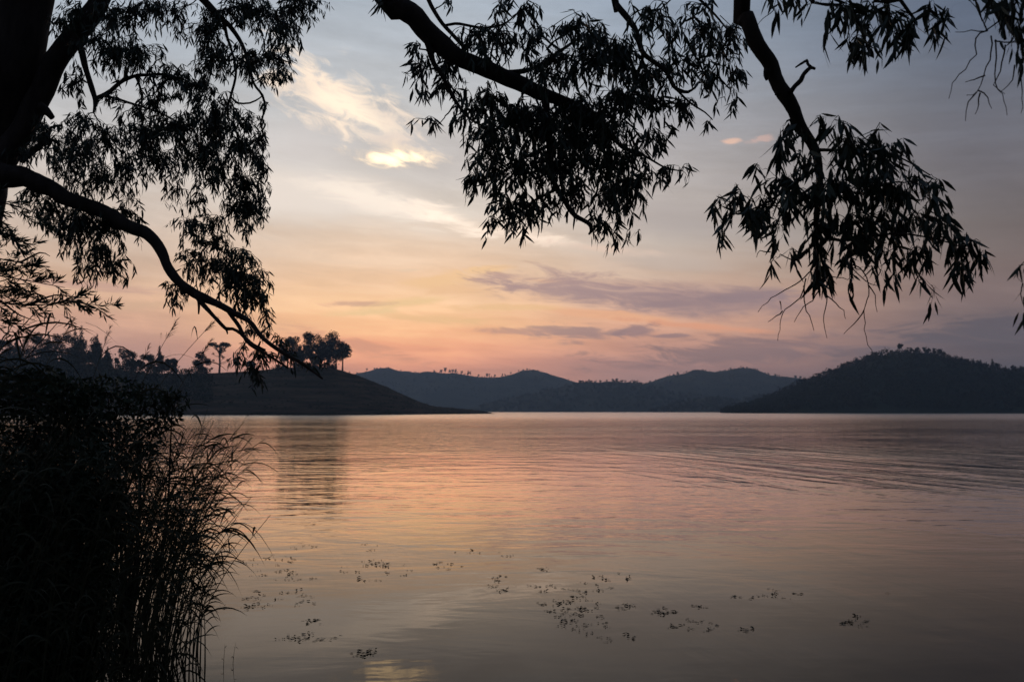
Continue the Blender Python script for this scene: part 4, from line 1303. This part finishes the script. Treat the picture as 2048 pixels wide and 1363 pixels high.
# ------------------------------------------------------------------ bushes on the left bank
def bush(label, blobs, d, base_px, n_per=1.0, leaf=.075, group="bushes on the left bank"):
    b = P(base_px[0], base_px[1], d)
    base = (b.x, b.y, max(.05, ground_z(b.x, b.y)))
    root = thing("bush", label, "bush", base, group)
    lv, st = Geo(base), Geo(base)
    for (cx, cy, rx, ry) in blobs:
        c = np.array(P(cx, cy, d + random.uniform(-.3, .3)))
        p, r = spline([np.array(base), (np.array(base) * .5 + c * .5) + RNG.normal(size=3) * .15, c], [.02, .014, .006], .15)
        tube(st, p, r, 5)
        n = int(rx * ry * .17 * n_per)
        a = RNG.normal(size=(n, 3))
        a /= np.linalg.norm(a, axis=1)[:, None]
        k = RNG.uniform(0, 1, n) ** .45
        pos = c + a * k[:, None] * np.array([rx, rx * .9, ry]) / F * d
        ax = a * .6 + RNG.normal(size=(n, 3)) * .6 + np.array([0, 0, -.25])
        leaf_quads(lv, pos, ax, leaf * RNG.uniform(.6, 1.3, n), .32)
    link("stems", st.mesh("stems"), M_BARK, root, "stuff")
    link("foliage", lv.mesh("foliage"), M_BUSH, root, "stuff")


bush("dark leafy bush filling the gap between reed bed and drooping leaves", [(230, 840, 60, 40), (280, 880, 50, 40), (190, 870, 60, 50), (250, 920, 70, 40), (215, 785, 75, 36), (290, 800, 66, 34), (345, 805, 40, 26), (320, 840, 50, 30)], 9.6, (250, 1200), 0.85)
bush("wide dark bush on the bank below the wood", [(110, 800, 70, 50), (30, 785, 70, 56), (160, 790, 60, 40), (160, 850, 70, 60), (60, 880, 100, 70), (-40, 800, 60, 80), (90, 760, 50, 30)], 8.9, (60, 1250), 1.1)
bush("dense black bush at the left edge above the water", [(60, 1000, 120, 110), (150, 960, 100, 90), (-20, 1080, 100, 130), (110, 1100, 110, 110), (200, 1040, 70, 90), (80, 1220, 130, 120), (180, 1180, 60, 90), (30, 1330, 140, 90), (170, 1310, 70, 70)], 8.0, (40, 1330), 1.5)


# ------------------------------------------------------------------ floating weed
def sprig(geo, c, rnd, s):
    n = rnd.randint(3, 6)
    for k in range(n):
        a = rnd.gauss(0, .5) + (0 if rnd.random() < .5 else math.pi)
        upr = rnd.uniform(.02, .15) if rnd.random() < .7 else rnd.uniform(.5, 1.4)
        dr = (math.cos(a), math.sin(a) * 1.0, upr)
        v, q = blade((c[0] + rnd.uniform(-.05, .05), c[1] + rnd.uniform(-.08, .08), .004), dr, s * rnd.uniform(.5, 1.2), s * .26, rnd.uniform(.02, .3) if upr < .3 else .5, 4)
        v[:, 2] = np.maximum(v[:, 2], .003 + .004 * rnd.random())
        geo.add(v, q)


weeds = [
    (565, 1150, 60, 10, 12, "weed patch beside the reed tips at the upper left of the lake's near water"),
    (550, 1125, 40, 12, 7, "small weed patch just above the upper left one, close to the reeds"),
    (480, 1122, 26, 5, 4, "few weed blades touching the outermost reed leaves"),
    (745, 1140, 70, 16, 16, "weed patch in the middle of the pale orange reflection"),
    (775, 1128, 26, 6, 5, "little weed row right above the patch in the orange reflection"),
    (740, 1097, 24, 8, 4, "faint weed tuft farther out in the orange reflection"),
    (608, 1094, 22, 6, 4, "faint weed tuft between reeds and orange reflection"),
    (560, 1195, 66, 18, 18, "widest weed patch near the reeds, with one upright blade"),
    (470, 1212, 40, 5, 6, "thin line of weed against the foot of the reeds"),
    (635, 1240, 22, 6, 4, "lone weed tuft left of the bright cloud reflection"),
    (615, 1273, 50, 7, 12, "compact weed patch at lower left near the bright cloud reflection"),
    (735, 1308, 26, 6, 6, "weed patch touching the top of the golden cloud reflection"),
    (620, 1048, 8, 2, 2, "single dark weed speck far out below the tree reflection"),
    (905, 1130, 34, 6, 6, "short weed row with an upright sprig right of the orange streak"),
    (1000, 1165, 34, 14, 10, "weed patch at the head of the bright zigzag reflection"),
    (960, 1108, 60, 10, 6, "scattered weed bits at the orange streak's lower end"),
    (1095, 1140, 18, 5, 4, "small weed tuft in the grey ripples right of centre"),
    (1140, 1175, 80, 9, 12, "long weed line above the big dark patch right of centre"),
    (1225, 1152, 34, 8, 7, "weed tuft with upright stems above and right of the long line"),
    (1140, 1212, 56, 18, 22, "big dark weed patch right of the zigzag reflection"),
    (1165, 1245, 50, 16, 14, "trailing weed patch below the big dark one"),
    (1225, 1270, 50, 10, 6, "thin diagonal weed trail running off the trailing patch"),
    (1245, 1212, 20, 4, 6, "narrow weed clump just right of the big dark patch"),
    (1335, 1224, 24, 7, 8, "weed clump in dark water right of the narrow one"),
    (1385, 1250, 46, 10, 10, "weed scatter below the clump in dark water"),
    (1395, 1215, 8, 4, 2, "single weed sprig above the scatter in dark water"),
    (1550, 1186, 50, 8, 8, "sparse weed patch with an upright sprig toward the right"),
    (1490, 1192, 20, 4, 3, "few weed bits left of the sparse right patch"),
    (1490, 1257, 14, 4, 3, "small low weed tuft between the two right patches"),
    (1712, 1242, 36, 8, 8, "rightmost weed patch in the dark water"),
    (1774, 1184, 4, 2, 1, "lone upright weed sprig farthest right"),
]
rw = random.Random(21)
for (cx, cy, rx, ry, n, lab) in weeds:
    c = water_at(cx, cy)
    root = thing("floating_weed", lab, "water weed", tuple(c), "weed floating on the lake")
    g = Geo(c)
    for k in range(int(n * 1.3)):
        a, q = rw.uniform(0, 6.28), math.sqrt(rw.random())
        p = water_at(cx + 1.15 * rx * q * math.cos(a), cy + 1.3 * ry * q * math.sin(a))
        sprig(g, p, rw, rw.uniform(.03, .068))
    link("blades", g.mesh("blades"), M_WEED, root, "stuff")

# ------------------------------------------------------------------ haze
X0, X1, Y0, Y1, Z0, Z1 = -4600, 4600, -700, 5200, -4.0, 215.0
hv = [(x, y, z) for z in (Z0, Z1) for y in (Y0, Y1) for x in (X0, X1)]
hf = [(0, 2, 3, 1), (4, 5, 7, 6), (0, 1, 5, 4), (2, 6, 7, 3), (0, 4, 6, 2), (1, 3, 7, 5)]
m = bpy.data.materials.new("evening_haze")
m.use_nodes = True
t = NT(m.node_tree)
t.n.remove(t.n["Principled BSDF"])
pv = t.new("ShaderNodeVolumePrincipled")
pv.inputs["Color"].default_value = (0.56, 0.76, 1.0, 1)
pv.inputs["Density"].default_value = 0.00016
pv.inputs["Anisotropy"].default_value = 0.45
t.l.new(pv.outputs[0], t.n["Material Output"].inputs["Volume"])
link("haze", mesh_np("haze", hv, np.array(hf)), m, kind="stuff")
print("leaves", nA, nB, nC, "tris", sum(sum(len(p.vertices) - 2 for p in o.data.polygons) for o in S.objects if o.type == "MESH" and len(o.data.polygons) > 60))
